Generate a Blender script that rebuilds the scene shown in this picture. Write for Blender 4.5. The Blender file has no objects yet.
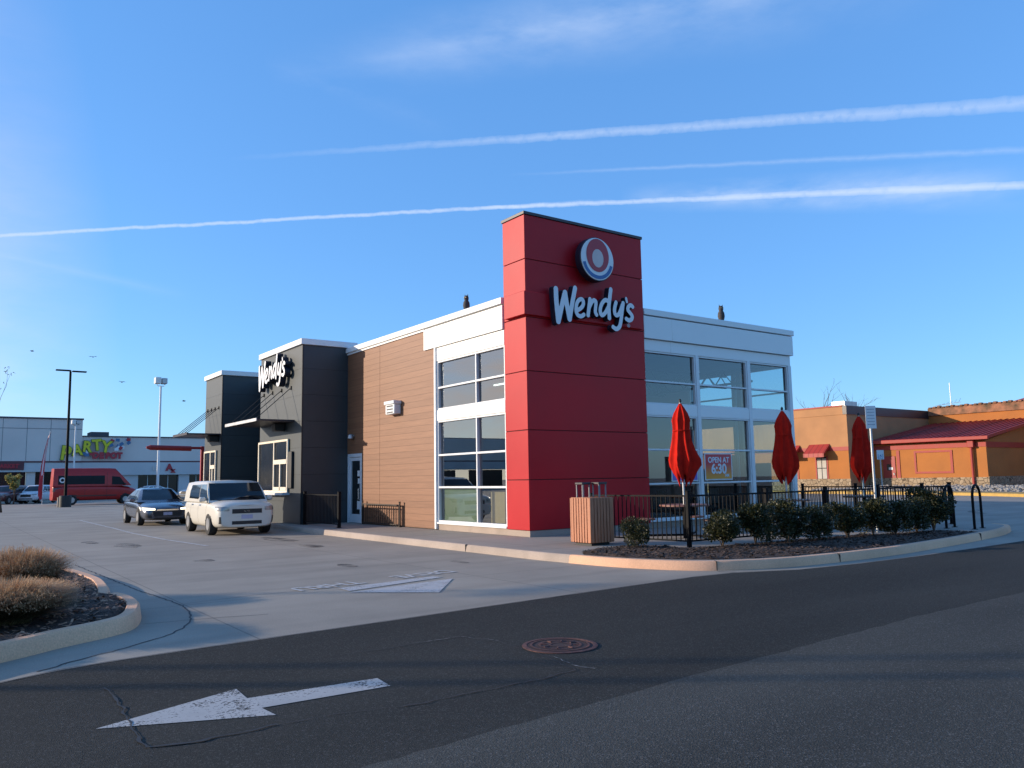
import bpy, bmesh, math, random
from mathutils import Vector, Matrix, noise
from mathutils.bvhtree import BVHTree
random.seed(7)
PI = math.pi
R = math.radians
sc = bpy.context.scene
COL = sc.collection

# ------------------------------------------------------------------ materials
def newmat(name):
    m = bpy.data.materials.new(name); m.use_nodes = True
    nt = m.node_tree
    for n in list(nt.nodes): nt.nodes.remove(n)
    out = nt.nodes.new('ShaderNodeOutputMaterial')
    return m, nt, out
def N(nt, t, **k):
    n = nt.nodes.new(t)
    for a, b in k.items():
        if a.startswith('i_'):
            key = a[2:]
            key = int(key) if key.isdigit() else key.replace('_', ' ')
            n.inputs[key].default_value = b
        else: setattr(n, a, b)
    return n
def math_node(nt, op, a, b=None, c=None, clamp=False):
    n = nt.nodes.new('ShaderNodeMath'); n.operation = op; n.use_clamp = clamp
    for i, v in enumerate((a, b, c)):
        if v is None: continue
        if isinstance(v, (int, float)): n.inputs[i].default_value = v
        else: nt.links.new(v, n.inputs[i])
    return n.outputs[0]
def mixcol(nt, fac, a, b, mode='MIX'):
    n = nt.nodes.new('ShaderNodeMix'); n.data_type = 'RGBA'; n.blend_type = mode
    for s, v in ((n.inputs[0], fac), (n.inputs[6], a), (n.inputs[7], b)):
        if isinstance(v, (int, float)): s.default_value = v
        elif isinstance(v, (tuple, list)): s.default_value = (*v[:3], 1)
        else: nt.links.new(v, s)
    return n.outputs[2]
def ramp(nt, fac, p0, p1):
    return math_node(nt, 'SMOOTH_MIN', 1.0, math_node(nt, 'MULTIPLY', math_node(nt, 'SUBTRACT', fac, p0), 1.0/(p1-p0), clamp=True), 0.0, clamp=True)
def mul(c, k): return tuple(min(1, x*k) for x in c[:3])

def M(name, col, rough=.6, metal=0., var=.08, scale=3., bump=0., bscale=40., coat=0., spec=.5, col2=None, stretch=None):
    m, nt, out = newmat(name)
    tc = N(nt, 'ShaderNodeTexCoord')
    src = tc.outputs['Object']
    if stretch:
        mp = N(nt, 'ShaderNodeMapping'); mp.inputs['Scale'].default_value = stretch
        nt.links.new(src, mp.inputs[0]); src = mp.outputs[0]
    nz = N(nt, 'ShaderNodeTexNoise'); nz.inputs['Scale'].default_value = scale; nz.inputs['Detail'].default_value = 6
    nt.links.new(src, nz.inputs['Vector'])
    f = ramp(nt, nz.outputs[0], .3, .7)
    c = mixcol(nt, f, mul(col, 1-var), mul(col2 or col, 1+var))
    p = N(nt, 'ShaderNodeBsdfPrincipled')
    nt.links.new(c, p.inputs['Base Color'])
    rr = math_node(nt, 'MULTIPLY_ADD', nz.outputs[0], .15, rough-.075, clamp=True)
    nt.links.new(rr, p.inputs['Roughness'])
    p.inputs['Metallic'].default_value = metal
    p.inputs['Coat Weight'].default_value = coat
    p.inputs['Coat Roughness'].default_value = .06
    p.inputs['Specular IOR Level'].default_value = spec
    if bump:
        n2 = N(nt, 'ShaderNodeTexNoise'); n2.inputs['Scale'].default_value = bscale; n2.inputs['Detail'].default_value = 4
        nt.links.new(src, n2.inputs['Vector'])
        b = N(nt, 'ShaderNodeBump'); b.inputs['Strength'].default_value = bump; b.inputs['Distance'].default_value = .02
        nt.links.new(n2.outputs[0], b.inputs['Height']); nt.links.new(b.outputs[0], p.inputs['Normal'])
    nt.links.new(p.outputs[0], out.inputs[0])
    return m

def glass_mat(name, tint, refl=.1, grough=0.0):
    m, nt, out = newmat(name)
    t = N(nt, 'ShaderNodeBsdfTransparent'); t.inputs[0].default_value = (*tint, 1)
    g = N(nt, 'ShaderNodeBsdfGlossy'); g.inputs['Roughness'].default_value = grough; g.inputs[0].default_value = (.93, .97, 1, 1)
    fr = N(nt, 'ShaderNodeFresnel'); fr.inputs[0].default_value = 1.5
    f = math_node(nt, 'MULTIPLY_ADD', fr.outputs[0], 1.2, refl, clamp=True)
    # slight waviness of the sheet
    tc = N(nt, 'ShaderNodeTexCoord'); nz = N(nt, 'ShaderNodeTexNoise'); nz.inputs['Scale'].default_value = .9
    nt.links.new(tc.outputs['Object'], nz.inputs['Vector'])
    b = N(nt, 'ShaderNodeBump'); b.inputs['Strength'].default_value = .003; b.inputs['Distance'].default_value = .2
    x = N(nt, 'ShaderNodeMixShader'); nt.links.new(f, x.inputs[0]); nt.links.new(t.outputs[0], x.inputs[1]); nt.links.new(g.outputs[0], x.inputs[2])
    nt.links.new(x.outputs[0], out.inputs[0])
    return m
def emit_mat(name, col, s):
    m, nt, out = newmat(name)
    e = N(nt, 'ShaderNodeEmission'); e.inputs[0].default_value = (*col, 1); e.inputs[1].default_value = s
    nt.links.new(e.outputs[0], out.inputs[0]); return m

def asphalt_mat(name='asphalt', lift=1.0, grain=130, rough_=.5):
    m, nt, out = newmat(name)
    tc = N(nt, 'ShaderNodeTexCoord'); o = tc.outputs['Object']
    big = N(nt, 'ShaderNodeTexNoise'); big.inputs['Scale'].default_value = .35; big.inputs['Detail'].default_value = 5
    mp = N(nt, 'ShaderNodeMapping'); mp.inputs['Scale'].default_value = (.35, 1.6, 1); mp.inputs['Rotation'].default_value = (0, 0, R(8))
    nt.links.new(o, mp.inputs[0]); nt.links.new(mp.outputs[0], big.inputs['Vector'])
    sm = N(nt, 'ShaderNodeTexNoise'); sm.inputs['Scale'].default_value = 90; sm.inputs['Detail'].default_value = 5; sm.inputs['Roughness'].default_value = .7
    nt.links.new(o, sm.inputs['Vector'])
    vo = N(nt, 'ShaderNodeTexVoronoi'); vo.inputs['Scale'].default_value = grain
    nt.links.new(o, vo.inputs['Vector'])
    c = mixcol(nt, ramp(nt, big.outputs[0], .3, .7), mul((.026, .0255, .0225), lift), mul((.043, .042, .037), lift))
    c = mixcol(nt, ramp(nt, sm.outputs[0], .35, .7), mixcol(nt, 1.0, c, (1-.45*rough_,)*3, 'MULTIPLY'), mixcol(nt, 1.0, c, (1+.75*rough_, 1+.74*rough_, 1+.72*rough_), 'MULTIPLY'))
    chip = ramp(nt, N_sep(nt, vo.outputs['Color']), .86, .95)
    c = mixcol(nt, math_node(nt, 'MULTIPLY', chip, .15+.35*rough_), c, (.2, .19, .18))
    p = N(nt, 'ShaderNodeBsdfPrincipled'); nt.links.new(c, p.inputs['Base Color']); p.inputs['Roughness'].default_value = .9
    p.inputs['Specular IOR Level'].default_value = .12
    b = N(nt, 'ShaderNodeBump'); b.inputs['Strength'].default_value = .55; b.inputs['Distance'].default_value = .006
    h = math_node(nt, 'ADD', vo.outputs['Distance'], sm.outputs[0])
    nt.links.new(h, b.inputs['Height']); nt.links.new(b.outputs[0], p.inputs['Normal'])
    nt.links.new(p.outputs[0], out.inputs[0]); return m
def N_sep(nt, c):
    s = nt.nodes.new('ShaderNodeSeparateColor'); nt.links.new(c, s.inputs[0]); return s.outputs[0]
def concrete_mat(name, col, joints=0., stain=.25, warm=(1, 1, 1)):
    m, nt, out = newmat(name)
    tc = N(nt, 'ShaderNodeTexCoord'); o = tc.outputs['Object']
    a = N(nt, 'ShaderNodeTexNoise'); a.inputs['Scale'].default_value = .5; a.inputs['Detail'].default_value = 7; a.inputs['Roughness'].default_value = .6
    nt.links.new(o, a.inputs['Vector'])
    mp = N(nt, 'ShaderNodeMapping'); mp.inputs['Scale'].default_value = (.18, 2.2, 1); mp.inputs['Rotation'].default_value = (0, 0, R(-80))
    nt.links.new(o, mp.inputs[0])
    s = N(nt, 'ShaderNodeTexNoise'); s.inputs['Scale'].default_value = .55; s.inputs['Detail'].default_value = 5
    nt.links.new(mp.outputs[0], s.inputs['Vector'])
    f = N(nt, 'ShaderNodeTexNoise'); f.inputs['Scale'].default_value = 60; f.inputs['Detail'].default_value = 4
    nt.links.new(o, f.inputs['Vector'])
    c = mixcol(nt, ramp(nt, a.outputs[0], .25, .75), mul(col, 1-stain), mul(col, 1+stain*.6))
    c = mixcol(nt, math_node(nt, 'MULTIPLY', ramp(nt, s.outputs[0], .5, .72), .45), c, mul(col, .5))
    c = mixcol(nt, ramp(nt, f.outputs[0], .3, .7), mixcol(nt, 1.0, c, (.85, .85, .85), 'MULTIPLY'), mixcol(nt, 1.0, c, (1.13, 1.12, 1.1), 'MULTIPLY'))
    if joints:
        br = N(nt, 'ShaderNodeTexBrick'); br.offset = 0.0
        br.inputs['Scale'].default_value = 1.0; br.inputs['Brick Width'].default_value = joints; br.inputs['Row Height'].default_value = joints
        br.inputs['Mortar Size'].default_value = .012; br.inputs['Mortar Smooth'].default_value = .1
        nt.links.new(o, br.inputs['Vector'])
        c = mixcol(nt, math_node(nt, 'MULTIPLY', br.outputs['Fac'], .55), c, mul(col, .3))
    p = N(nt, 'ShaderNodeBsdfPrincipled'); nt.links.new(c, p.inputs['Base Color']); p.inputs['Roughness'].default_value = .8
    b = N(nt, 'ShaderNodeBump'); b.inputs['Strength'].default_value = .35; b.inputs['Distance'].default_value = .004
    nt.links.new(f.outputs[0], b.inputs['Height']); nt.links.new(b.outputs[0], p.inputs['Normal'])
    nt.links.new(p.outputs[0], out.inputs[0]); return m
def cladding_mat(name, c1, c2, period=.2, axis='Z', groove=.05, rough=.55, stretch=(1, .6, 14), gdark=.35, bump=.5):
    m, nt, out = newmat(name)
    tc = N(nt, 'ShaderNodeTexCoord'); o = tc.outputs['Object']
    sp = N(nt, 'ShaderNodeSeparateXYZ'); nt.links.new(o, sp.inputs[0])
    z = sp.outputs[axis]
    q = math_node(nt, 'DIVIDE', z, period)
    fr = math_node(nt, 'FRACT', q); fl = math_node(nt, 'FLOOR', q)
    g = math_node(nt, 'LESS_THAN', fr, groove)
    wn = N(nt, 'ShaderNodeTexWhiteNoise'); wn.noise_dimensions = '1D'; nt.links.new(fl, wn.inputs['W'])
    mp = N(nt, 'ShaderNodeMapping'); mp.inputs['Scale'].default_value = stretch; nt.links.new(o, mp.inputs[0])
    nz = N(nt, 'ShaderNodeTexNoise'); nz.inputs['Scale'].default_value = 1.6; nz.inputs['Detail'].default_value = 8; nz.inputs['Roughness'].default_value = .65
    nt.links.new(mp.outputs[0], nz.inputs['Vector'])
    f = math_node(nt, 'MULTIPLY_ADD', wn.outputs['Value'], .35, math_node(nt, 'MULTIPLY', ramp(nt, nz.outputs[0], .3, .7), .65))
    c = mixcol(nt, f, c1, c2)
    c = mixcol(nt, g, c, mul(c1, gdark))
    p = N(nt, 'ShaderNodeBsdfPrincipled'); nt.links.new(c, p.inputs['Base Color']); p.inputs['Roughness'].default_value = rough
    b = N(nt, 'ShaderNodeBump'); b.inputs['Strength'].default_value = bump; b.inputs['Distance'].default_value = .01; b.invert = True
    nt.links.new(g, b.inputs['Height']); nt.links.new(b.outputs[0], p.inputs['Normal'])
    nt.links.new(p.outputs[0], out.inputs[0]); return m
def stone_mat(name, c1, c2, scale=3.5):
    m, nt, out = newmat(name)
    tc = N(nt, 'ShaderNodeTexCoord'); o = tc.outputs['Object']
    v = N(nt, 'ShaderNodeTexVoronoi'); v.inputs['Scale'].default_value = scale; nt.links.new(o, v.inputs['Vector'])
    v2 = N(nt, 'ShaderNodeTexVoronoi'); v2.feature = 'DISTANCE_TO_EDGE'; v2.inputs['Scale'].default_value = scale; nt.links.new(o, v2.inputs['Vector'])
    c = mixcol(nt, N_sep(nt, v.outputs['Color']), c1, c2)
    e = math_node(nt, 'LESS_THAN', v2.outputs['Distance'], .05)
    c = mixcol(nt, e, c, mul(c1, .35))
    p = N(nt, 'ShaderNodeBsdfPrincipled'); nt.links.new(c, p.inputs['Base Color']); p.inputs['Roughness'].default_value = .9
    b = N(nt, 'ShaderNodeBump'); b.inputs['Strength'].default_value = .7; b.inputs['Distance'].default_value = .04
    nt.links.new(v2.outputs['Distance'], b.inputs['Height']); nt.links.new(b.outputs[0], p.inputs['Normal'])
    nt.links.new(p.outputs[0], out.inputs[0]); return m
def leaf_mat(name, c1, c2, rough=.5, trans=.25, scale=9):
    m, nt, out = newmat(name)
    tc = N(nt, 'ShaderNodeTexCoord')
    nz = N(nt, 'ShaderNodeTexNoise'); nz.inputs['Scale'].default_value = scale; nz.inputs['Detail'].default_value = 3
    nt.links.new(tc.outputs['Object'], nz.inputs['Vector'])
    c = mixcol(nt, ramp(nt, nz.outputs[0], .35, .65), c1, c2)
    p = N(nt, 'ShaderNodeBsdfPrincipled'); nt.links.new(c, p.inputs['Base Color']); p.inputs['Roughness'].default_value = rough
    t = N(nt, 'ShaderNodeBsdfTranslucent'); nt.links.new(c, t.inputs[0])
    x = N(nt, 'ShaderNodeMixShader'); x.inputs[0].default_value = trans
    nt.links.new(p.outputs[0], x.inputs[1]); nt.links.new(t.outputs[0], x.inputs[2]); nt.links.new(x.outputs[0], out.inputs[0])
    return m
def paint_mat(name, col, wear=.55):
    # road paint worn through in specks to the surface below
    m, nt, out = newmat(name)
    tc = N(nt, 'ShaderNodeTexCoord'); o = tc.outputs['Object']
    a = N(nt, 'ShaderNodeTexNoise'); a.inputs['Scale'].default_value = 45; a.inputs['Detail'].default_value = 5; a.inputs['Roughness'].default_value = .75; nt.links.new(o, a.inputs['Vector'])
    b2 = N(nt, 'ShaderNodeTexNoise'); b2.inputs['Scale'].default_value = 3; b2.inputs['Detail'].default_value = 3; nt.links.new(o, b2.inputs['Vector'])
    s = math_node(nt, 'MULTIPLY_ADD', b2.outputs[0], .4, math_node(nt, 'MULTIPLY', a.outputs[0], .8))
    hole = ramp(nt, s, wear, wear+.08)
    c = mixcol(nt, ramp(nt, b2.outputs[0], .3, .7), mul(col, .8), col)
    p = N(nt, 'ShaderNodeBsdfPrincipled'); nt.links.new(c, p.inputs['Base Color']); p.inputs['Roughness'].default_value = .75
    t = N(nt, 'ShaderNodeBsdfTransparent')
    x = N(nt, 'ShaderNodeMixShader'); nt.links.new(hole, x.inputs[0]); nt.links.new(p.outputs[0], x.inputs[1]); nt.links.new(t.outputs[0], x.inputs[2])
    nt.links.new(x.outputs[0], out.inputs[0]); return m

m_asphalt = asphalt_mat()
m_coarse = asphalt_mat('coarse_asphalt', 1.75, 105, .85)
m_grit = M('pale_grit', (.22, .21, .20), rough=.9)
m_lot = concrete_mat('lot_concrete', (.30, .262, .212), joints=4.6)
m_pad = concrete_mat('sidewalk_concrete', (.31, .27, .225), joints=1.5, stain=.12)
m_kerb = concrete_mat('kerb_concrete', (.74, .42, .255), stain=.2)  # tan concrete, its colour lifted warmer to imitate light on shaded faces
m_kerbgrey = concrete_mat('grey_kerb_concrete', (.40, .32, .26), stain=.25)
m_white = M('white_metal', (.80, .80, .78), rough=.4, var=.02, scale=1)
m_frame = M('window_frame_aluminium', (.72, .73, .73), rough=.35, var=.03)
m_gap = M('shadow_gap', (.03, .03, .03), rough=.8)
m_red = M('red_metal_panel', (.45, .008, .015), rough=.42, var=.07, scale=.7, spec=.22, bump=.12, bscale=1.3)
m_redtrim = M('dark_cap_metal', (.03, .022, .028), rough=.4)
m_wood = cladding_mat('wood_cladding', (.18, .076, .035), (.285, .130, .064), period=.19, groove=.05, gdark=.72)
m_dark = cladding_mat('charcoal_panel', (.028, .038, .042), (.036, .047, .052), period=.92, groove=.014, stretch=(1, 1, 1), rough=.45, gdark=.3)
m_glassL = glass_mat('window_glass', (.66, .70, .66), .20)
m_glassR = glass_mat('clear_window_glass', (.62, .76, .78), .06)
m_black = M('black_powder_coat', (.005, .005, .006), rough=.6, spec=.12)
m_blackp = M('black_plastic', (.02, .02, .02), rough=.6)
m_galv = M('galvanised_steel', (.45, .46, .47), rough=.45, metal=.6, var=.1)
m_floor = M('interior_floor', (.12, .10, .085), rough=.4)
m_ceil = M('interior_ceiling', (.20, .22, .24), rough=.9)
m_part = M('interior_wall', (.10, .07, .055), rough=.8)
m_canvas = M('red_canvas', (.52, .018, .010), rough=.95, spec=.1, var=.15, scale=6, bump=.2, bscale=120)
m_slat = M('slat_wood', (.43, .17, .085), rough=.6, var=.2, scale=4, stretch=(6, 6, .6), bump=.2)
m_mulch = M('mulch', (.025, .015, .011), rough=.95, var=.5, scale=22, bump=1., bscale=60, col2=(.06, .036, .026))
m_chip = M('bark_chip', (.15, .06, .035), rough=.9, var=.5, scale=14, col2=(.34, .19, .12))
m_chipd = M('dark_bark_chip', (.03, .018, .013), rough=.9, var=.5, scale=14, col2=(.09, .055, .038))
m_paint = paint_mat('road_paint_white', (.44, .43, .41), .64)
m_faint = paint_mat('worn_road_paint', (.50, .49, .48), .63)
m_letpaint = paint_mat('lettering_road_paint', (.52, .51, .49), .66)
m_crack = M('crack_filler', (.018, .018, .019), rough=.7)
m_bush = leaf_mat('shrub_leaf', (.014, .022, .007), (.062, .060, .018), trans=.2, scale=14)
m_stem = M('bark', (.10, .07, .05), rough=.9, bump=.5)
m_grass1 = leaf_mat('dry_grass_tip', (.36, .19, .10), (.56, .38, .22), rough=.8, trans=.3)
m_grass2 = leaf_mat('dry_grass_base', (.10, .095, .04), (.26, .19, .09), rough=.8, trans=.25)
m_orange = M('orange_stucco', (.40, .20, .09), rough=.9, var=.12, scale=.6, bump=.5, bscale=25)
m_orange2 = M('deep_orange_stucco', (.40, .145, .035), rough=.9, var=.1, scale=.6, bump=.5, bscale=25)
m_redband = M('red_trim_paint', (.33, .035, .024), rough=.6)
m_redroof = cladding_mat('red_seam_roof', (.32, .026, .020), (.38, .036, .028), period=.45, axis='Y', groove=.12, stretch=(1, 1, 1), gdark=.5)
m_stone = stone_mat('stone_veneer', (.28, .20, .12), (.38, .29, .19), 3.2)
m_rock = stone_mat('river_rock', (.20, .18, .16), (.38, .35, .32), 4.5)
m_yellow = M('yellow_kerb_paint', (.46, .28, .06), rough=.7, var=.15)
m_mall = M('mall_stucco', (.72, .62, .56), rough=.9, var=.06, scale=.3)
m_mall2 = M('mall_lower_stucco', (.58, .55, .54), rough=.9, var=.06, scale=.3)
m_mallcap = M('mall_cap', (.06, .06, .07), rough=.7)
m_stripe = M('mall_stripe', (.14, .05, .055), rough=.8)
m_dglass = M('dark_store_glass', (.012, .012, .014), rough=.15, spec=.35)
m_rust = M('rusted_iron', (.10, .042, .034), rough=.7, metal=.2, var=.35, scale=20, bump=.5)
m_rustd = M('dark_rusted_iron', (.035, .016, .014), rough=.85, var=.3, scale=20)
m_grip = M('paper', (.75, .75, .72), rough=.8)
m_tyre = M('tyre_rubber', (.018, .018, .018), rough=.85)
m_rim = M('alloy', (.5, .5, .5), rough=.3, metal=.8)
m_carglass = M('car_glass', (.008, .010, .012), rough=.06, spec=.5)
m_lamp_glass = M('headlamp_lens', (.30, .29, .27), rough=.15, coat=1., metal=.3)
m_chrome = M('chrome', (.7, .7, .7), rough=.15, metal=1.)

# ------------------------------------------------------------------ helpers
def link(o): COL.objects.link(o); return o
def tag(o, label=None, cat=None, group=None, kind=None):
    if label: o['label'] = label
    if cat: o['category'] = cat
    if group: o['group'] = group
    if kind: o['kind'] = kind
    return o
def thing(name, label, cat, loc=(0, 0, 0), rz=0, group=None):
    o = link(bpy.data.objects.new(name, None)); o.location = loc; o.rotation_euler = (0, 0, rz); o.empty_display_size = .2
    return tag(o, label, cat, group)
class MB:
    def __init__(s): s.bm = bmesh.new(); s.mi = 0
    def _add(s, bm2, mat=None):
        me = bpy.data.meshes.new('t'); bm2.to_mesh(me); bm2.free()
        if mat is not None: me.transform(mat)
        n0 = len(s.bm.faces)
        s.bm.from_mesh(me); bpy.data.meshes.remove(me)
        s.bm.faces.ensure_lookup_table()
        for f in s.bm.faces[n0:]: f.material_index = s.mi
        return s
    def box(s, x0, x1, y0, y1, z0, z1, bev=0., rot=None):
        b = bmesh.new(); bmesh.ops.create_cube(b, size=1)
        dx, dy, dz = x1-x0, y1-y0, z1-z0
        bmesh.ops.scale(b, vec=(dx, dy, dz), verts=b.verts)
        if bev: bmesh.ops.bevel(b, geom=b.edges[:], offset=min(bev, dx*.45, dy*.45, dz*.45), segments=1, affect='EDGES', profile=.5)
        m = Matrix.Translation(((x0+x1)/2, (y0+y1)/2, (z0+z1)/2))
        if rot is not None: m = m @ rot
        return s._add(b, m)
    def tube(s, p0, p1, r0, r1=None, n=10, caps=True):
        p0, p1 = Vector(p0), Vector(p1); d = p1-p0
        if d.length < 1e-6: return s
        b = bmesh.new()
        bmesh.ops.create_cone(b, cap_ends=caps, segments=n, radius1=r0, radius2=r0 if r1 is None else r1, depth=d.length)
        q = d.to_track_quat('Z', 'Y').to_matrix().to_4x4()
        return s._add(b, Matrix.Translation((p0+p1)/2) @ q)
    def path(s, pts, r, n=8):
        pts = [Vector(p) for p in pts]
        rs = r if isinstance(r, (list, tuple)) else [r]*len(pts)
        rings = []
        bm = bmesh.new()
        up = Vector((0, 0, 1))
        prev = None
        for i, p in enumerate(pts):
            d = (pts[min(i+1, len(pts)-1)]-pts[max(i-1, 0)]).normalized()
            a = d.orthogonal().normalized() if prev is None else (prev - d*prev.dot(d)).normalized()
            prev = a; b = d.cross(a)
            rings.append([bm.verts.new(p + a*rs[i]*math.cos(2*PI*k/n) + b*rs[i]*math.sin(2*PI*k/n)) for k in range(n)])
        for i in range(len(rings)-1):
            for k in range(n): bm.faces.new((rings[i][k], rings[i][(k+1) % n], rings[i+1][(k+1) % n], rings[i+1][k]))
        bm.faces.new(rings[0][::-1]); bm.faces.new(rings[-1])
        return s._add(bm)
    def lathe(s, prof, n=24, center=(0, 0, 0), fold=0, famp=0., mat=None):
        bm = bmesh.new(); rings = []
        for (r, z) in prof:
            ring = []
            for k in range(n):
                a = 2*PI*k/n
                rr = r*(1+famp*math.cos(fold*a)) if fold else r
                ring.append(bm.verts.new((center[0]+rr*math.cos(a), center[1]+rr*math.sin(a), center[2]+z)))
            rings.append(ring)
        for i in range(len(rings)-1):
            for k in range(n): bm.faces.new((rings[i][k], rings[i][(k+1) % n], rings[i+1][(k+1) % n], rings[i+1][k]))
        bm.faces.new(rings[0][::-1]); bm.faces.new(rings[-1])
        return s._add(bm, mat)
    def poly(s, pts, z=0.):
        vs = [s.bm.verts.new((p[0], p[1], p[2] if len(p) > 2 else z)) for p in pts]
        f = s.bm.faces.new(vs); f.material_index = s.mi; return s
    def prism(s, pts, z0, z1):
        bm = bmesh.new()
        a = [bm.verts.new((p[0], p[1], z0)) for p in pts]; b = [bm.verts.new((p[0], p[1], z1)) for p in pts]
        n = len(pts)
        bm.faces.new(a[::-1]); bm.faces.new(b)
        for i in range(n): bm.faces.new((a[i], a[(i+1) % n], b[(i+1) % n], b[i]))
        bmesh.ops.recalc_face_normals(bm, faces=bm.faces)
        return s._add(bm)
    def build(s, name, mats, parent=None, smooth=False, label=None, loc=None):
        me = bpy.data.meshes.new(name); s.bm.to_mesh(me); s.bm.free()
        if not isinstance(mats, (list, tuple)): mats = [mats]
        for m in mats: me.materials.append(m)
        if smooth:
            for p in me.polygons: p.use_smooth = True
            if smooth != 'all': me.set_sharp_from_angle(angle=R(38))
        o = link(bpy.data.objects.new(name, me))
        if parent: o.parent = parent
        if label: o['label'] = label
        if loc: o.location = loc
        return o
def B(name, mat, parent, *boxes, bev=0.):
    m = MB()
    for b in boxes: m.box(*b, bev=bev)
    return m.build(name, mat, parent, smooth=bool(bev))
def struct(o): o['kind'] = 'structure'; return o
def copy_tree(o, parent=None):
    c = o.copy(); COL.objects.link(c); c.parent = parent
    for ch in list(o.children): copy_tree(ch, c)
    return c
def catmull(pts, k=6):
    out = []
    P = [pts[0]]+list(pts)+[pts[-1]]
    for i in range(1, len(P)-2):
        for j in range(k):
            t = j/k
            out.append(tuple(.5*((2*P[i][a])+(-P[i-1][a]+P[i+1][a])*t+(2*P[i-1][a]-5*P[i][a]+4*P[i+1][a]-P[i+2][a])*t*t+(-P[i-1][a]+3*P[i][a]-3*P[i+1][a]+P[i+2][a])*t**3) for a in range(len(P[0]))))
    out.append(tuple(pts[-1])); return out
def text_obj(txt, size, depth, mat, name, parent, loc, rot, bold=0., sx=1., align='CENTER', label=None):
    cu = bpy.data.curves.new('t', 'FONT'); cu.body = txt; cu.size = size; cu.extrude = depth/2; cu.offset = bold
    cu.align_x = align; cu.align_y = 'CENTER'
    t = bpy.data.objects.new('t', cu); COL.objects.link(t)
    dg = bpy.context.evaluated_depsgraph_get(); dg.update()
    me = bpy.data.meshes.new_from_object(t.evaluated_get(dg), depsgraph=dg)
    bpy.data.objects.remove(t); bpy.data.curves.remove(cu)
    me.transform(Matrix.Diagonal((sx, 1, 1, 1)))
    me.materials.clear(); me.materials.append(mat)
    o = link(bpy.data.objects.new(name, me)); o.location = loc; o.rotation_euler = rot
    if parent: o.parent = parent
    if label: o['label'] = label
    return o
FACE_Y = (R(90), 0, 0)            # reads from the -Y side
FACE_X = (R(90), 0, R(-90))       # reads from the -X side

# ------------------------------------------------------------------ camera
cam_d = bpy.data.cameras.new('camera'); cam = link(bpy.data.objects.new('camera', cam_d))
cam_d.sensor_width = 36; cam_d.lens = 36*805.004/1024; cam_d.clip_end = 3000; cam_d.clip_start = .05
L_ = Vector((-72-512, -(488-384), 0)); Q_ = Vector((1635-512, -(459-384), 0))
ff = math.sqrt(-(L_.x*Q_.x+L_.y*Q_.y))
ey = Vector((L_.x, L_.y, -ff)).normalized(); ex = Vector((Q_.x, Q_.y, -ff)).normalized(); ez = ex.cross(ey)
rot = Matrix((ex, ey, ez))
cam.matrix_world = Matrix.Translation((-12.05, -16.03, 1.6)) @ rot.to_4x4()
sc.camera = cam

# ------------------------------------------------------------------ sky and sun
ELEV = 13.5
sun_az = Vector((-.80, .60, 0)).normalized()
w = bpy.data.worlds.new('World'); sc.world = w; w.use_nodes = True
nt = w.node_tree
for n in list(nt.nodes): nt.nodes.remove(n)
wo = nt.nodes.new('ShaderNodeOutputWorld'); bg = nt.nodes.new('ShaderNodeBackground')
sky = nt.nodes.new('ShaderNodeTexSky'); sky.sky_type = 'NISHITA'; sky.sun_disc = False
sky.sun_elevation = R(ELEV)
sky.sun_rotation = math.atan2(sun_az.x, sun_az.y)
sky.air_density = 1.0; sky.dust_density = .35; sky.ozone_density = 2.2; sky.altitude = 50
tcw = nt.nodes.new('ShaderNodeTexCoord')
nrm = nt.nodes.new('ShaderNodeVectorMath'); nrm.operation = 'NORMALIZE'; nt.links.new(tcw.outputs['Generated'], nrm.inputs[0])
DIR = nrm.outputs[0]
def vdot(v):
    n = nt.nodes.new('ShaderNodeVectorMath'); n.operation = 'DOT_PRODUCT'; n.inputs[1].default_value = v
    nt.links.new(DIR, n.inputs[0]); return n.outputs['Value']
wn = nt.nodes.new('ShaderNodeTexNoise'); wn.inputs['Scale'].default_value = 28; wn.inputs['Detail'].default_value = 6; wn.inputs['Roughness'].default_value = .65
nt.links.new(DIR, wn.inputs['Vector'])
wn2 = nt.nodes.new('ShaderNodeTexNoise'); wn2.inputs['Scale'].default_value = 110; wn2.inputs['Detail'].default_value = 4
nt.links.new(DIR, wn2.inputs['Vector'])
def contrail(a, b, w0, w1, t0, t1, strength, soft=1.0, fade=.15, rough=.5):
    a = Vector(a).normalized(); b = Vector(b).normalized()
    n = a.cross(b).normalized(); e1 = a; e2 = n.cross(a).normalized(); span = math.acos(max(-1, min(1, a.dot(b))))
    d = vdot(n)
    d = math_node(nt, 'ADD', d, math_node(nt, 'MULTIPLY_ADD', wn.outputs[0], .006*rough, -.003*rough))
    t = math_node(nt, 'DIVIDE', math_node(nt, 'ARCTAN2', vdot(e2), vdot(e1)), span)
    wd = math_node(nt, 'MULTIPLY_ADD', t, w1-w0, w0)
    wd = math_node(nt, 'MAXIMUM', wd, .0006)
    q = math_node(nt, 'DIVIDE', math_node(nt, 'ABSOLUTE', d), wd)
    core = math_node(nt, 'SUBTRACT', 1.0, q, clamp=True)
    core = math_node(nt, 'POWER', core, soft)
    tex = ramp(nt, wn3.outputs[0], .30, .72) if rough < 0 else math_node(nt, 'MULTIPLY_ADD', wn2.outputs[0], 1.6*rough, 1.0-.8*rough, clamp=True)
    rough = abs(rough)
    m1 = math_node(nt, 'DIVIDE', math_node(nt, 'SUBTRACT', t, t0), fade, clamp=True)
    m2 = math_node(nt, 'DIVIDE', math_node(nt, 'SUBTRACT', t1, t), fade, clamp=True)
    r = math_node(nt, 'MULTIPLY', core, tex); r = math_node(nt, 'MULTIPLY', r, m1); r = math_node(nt, 'MULTIPLY', r, m2)
    return math_node(nt, 'MULTIPLY', r, strength)
def pdir(px, py): return (rot @ Vector((px-512, -(py-384), -ff))).normalized()
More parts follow.
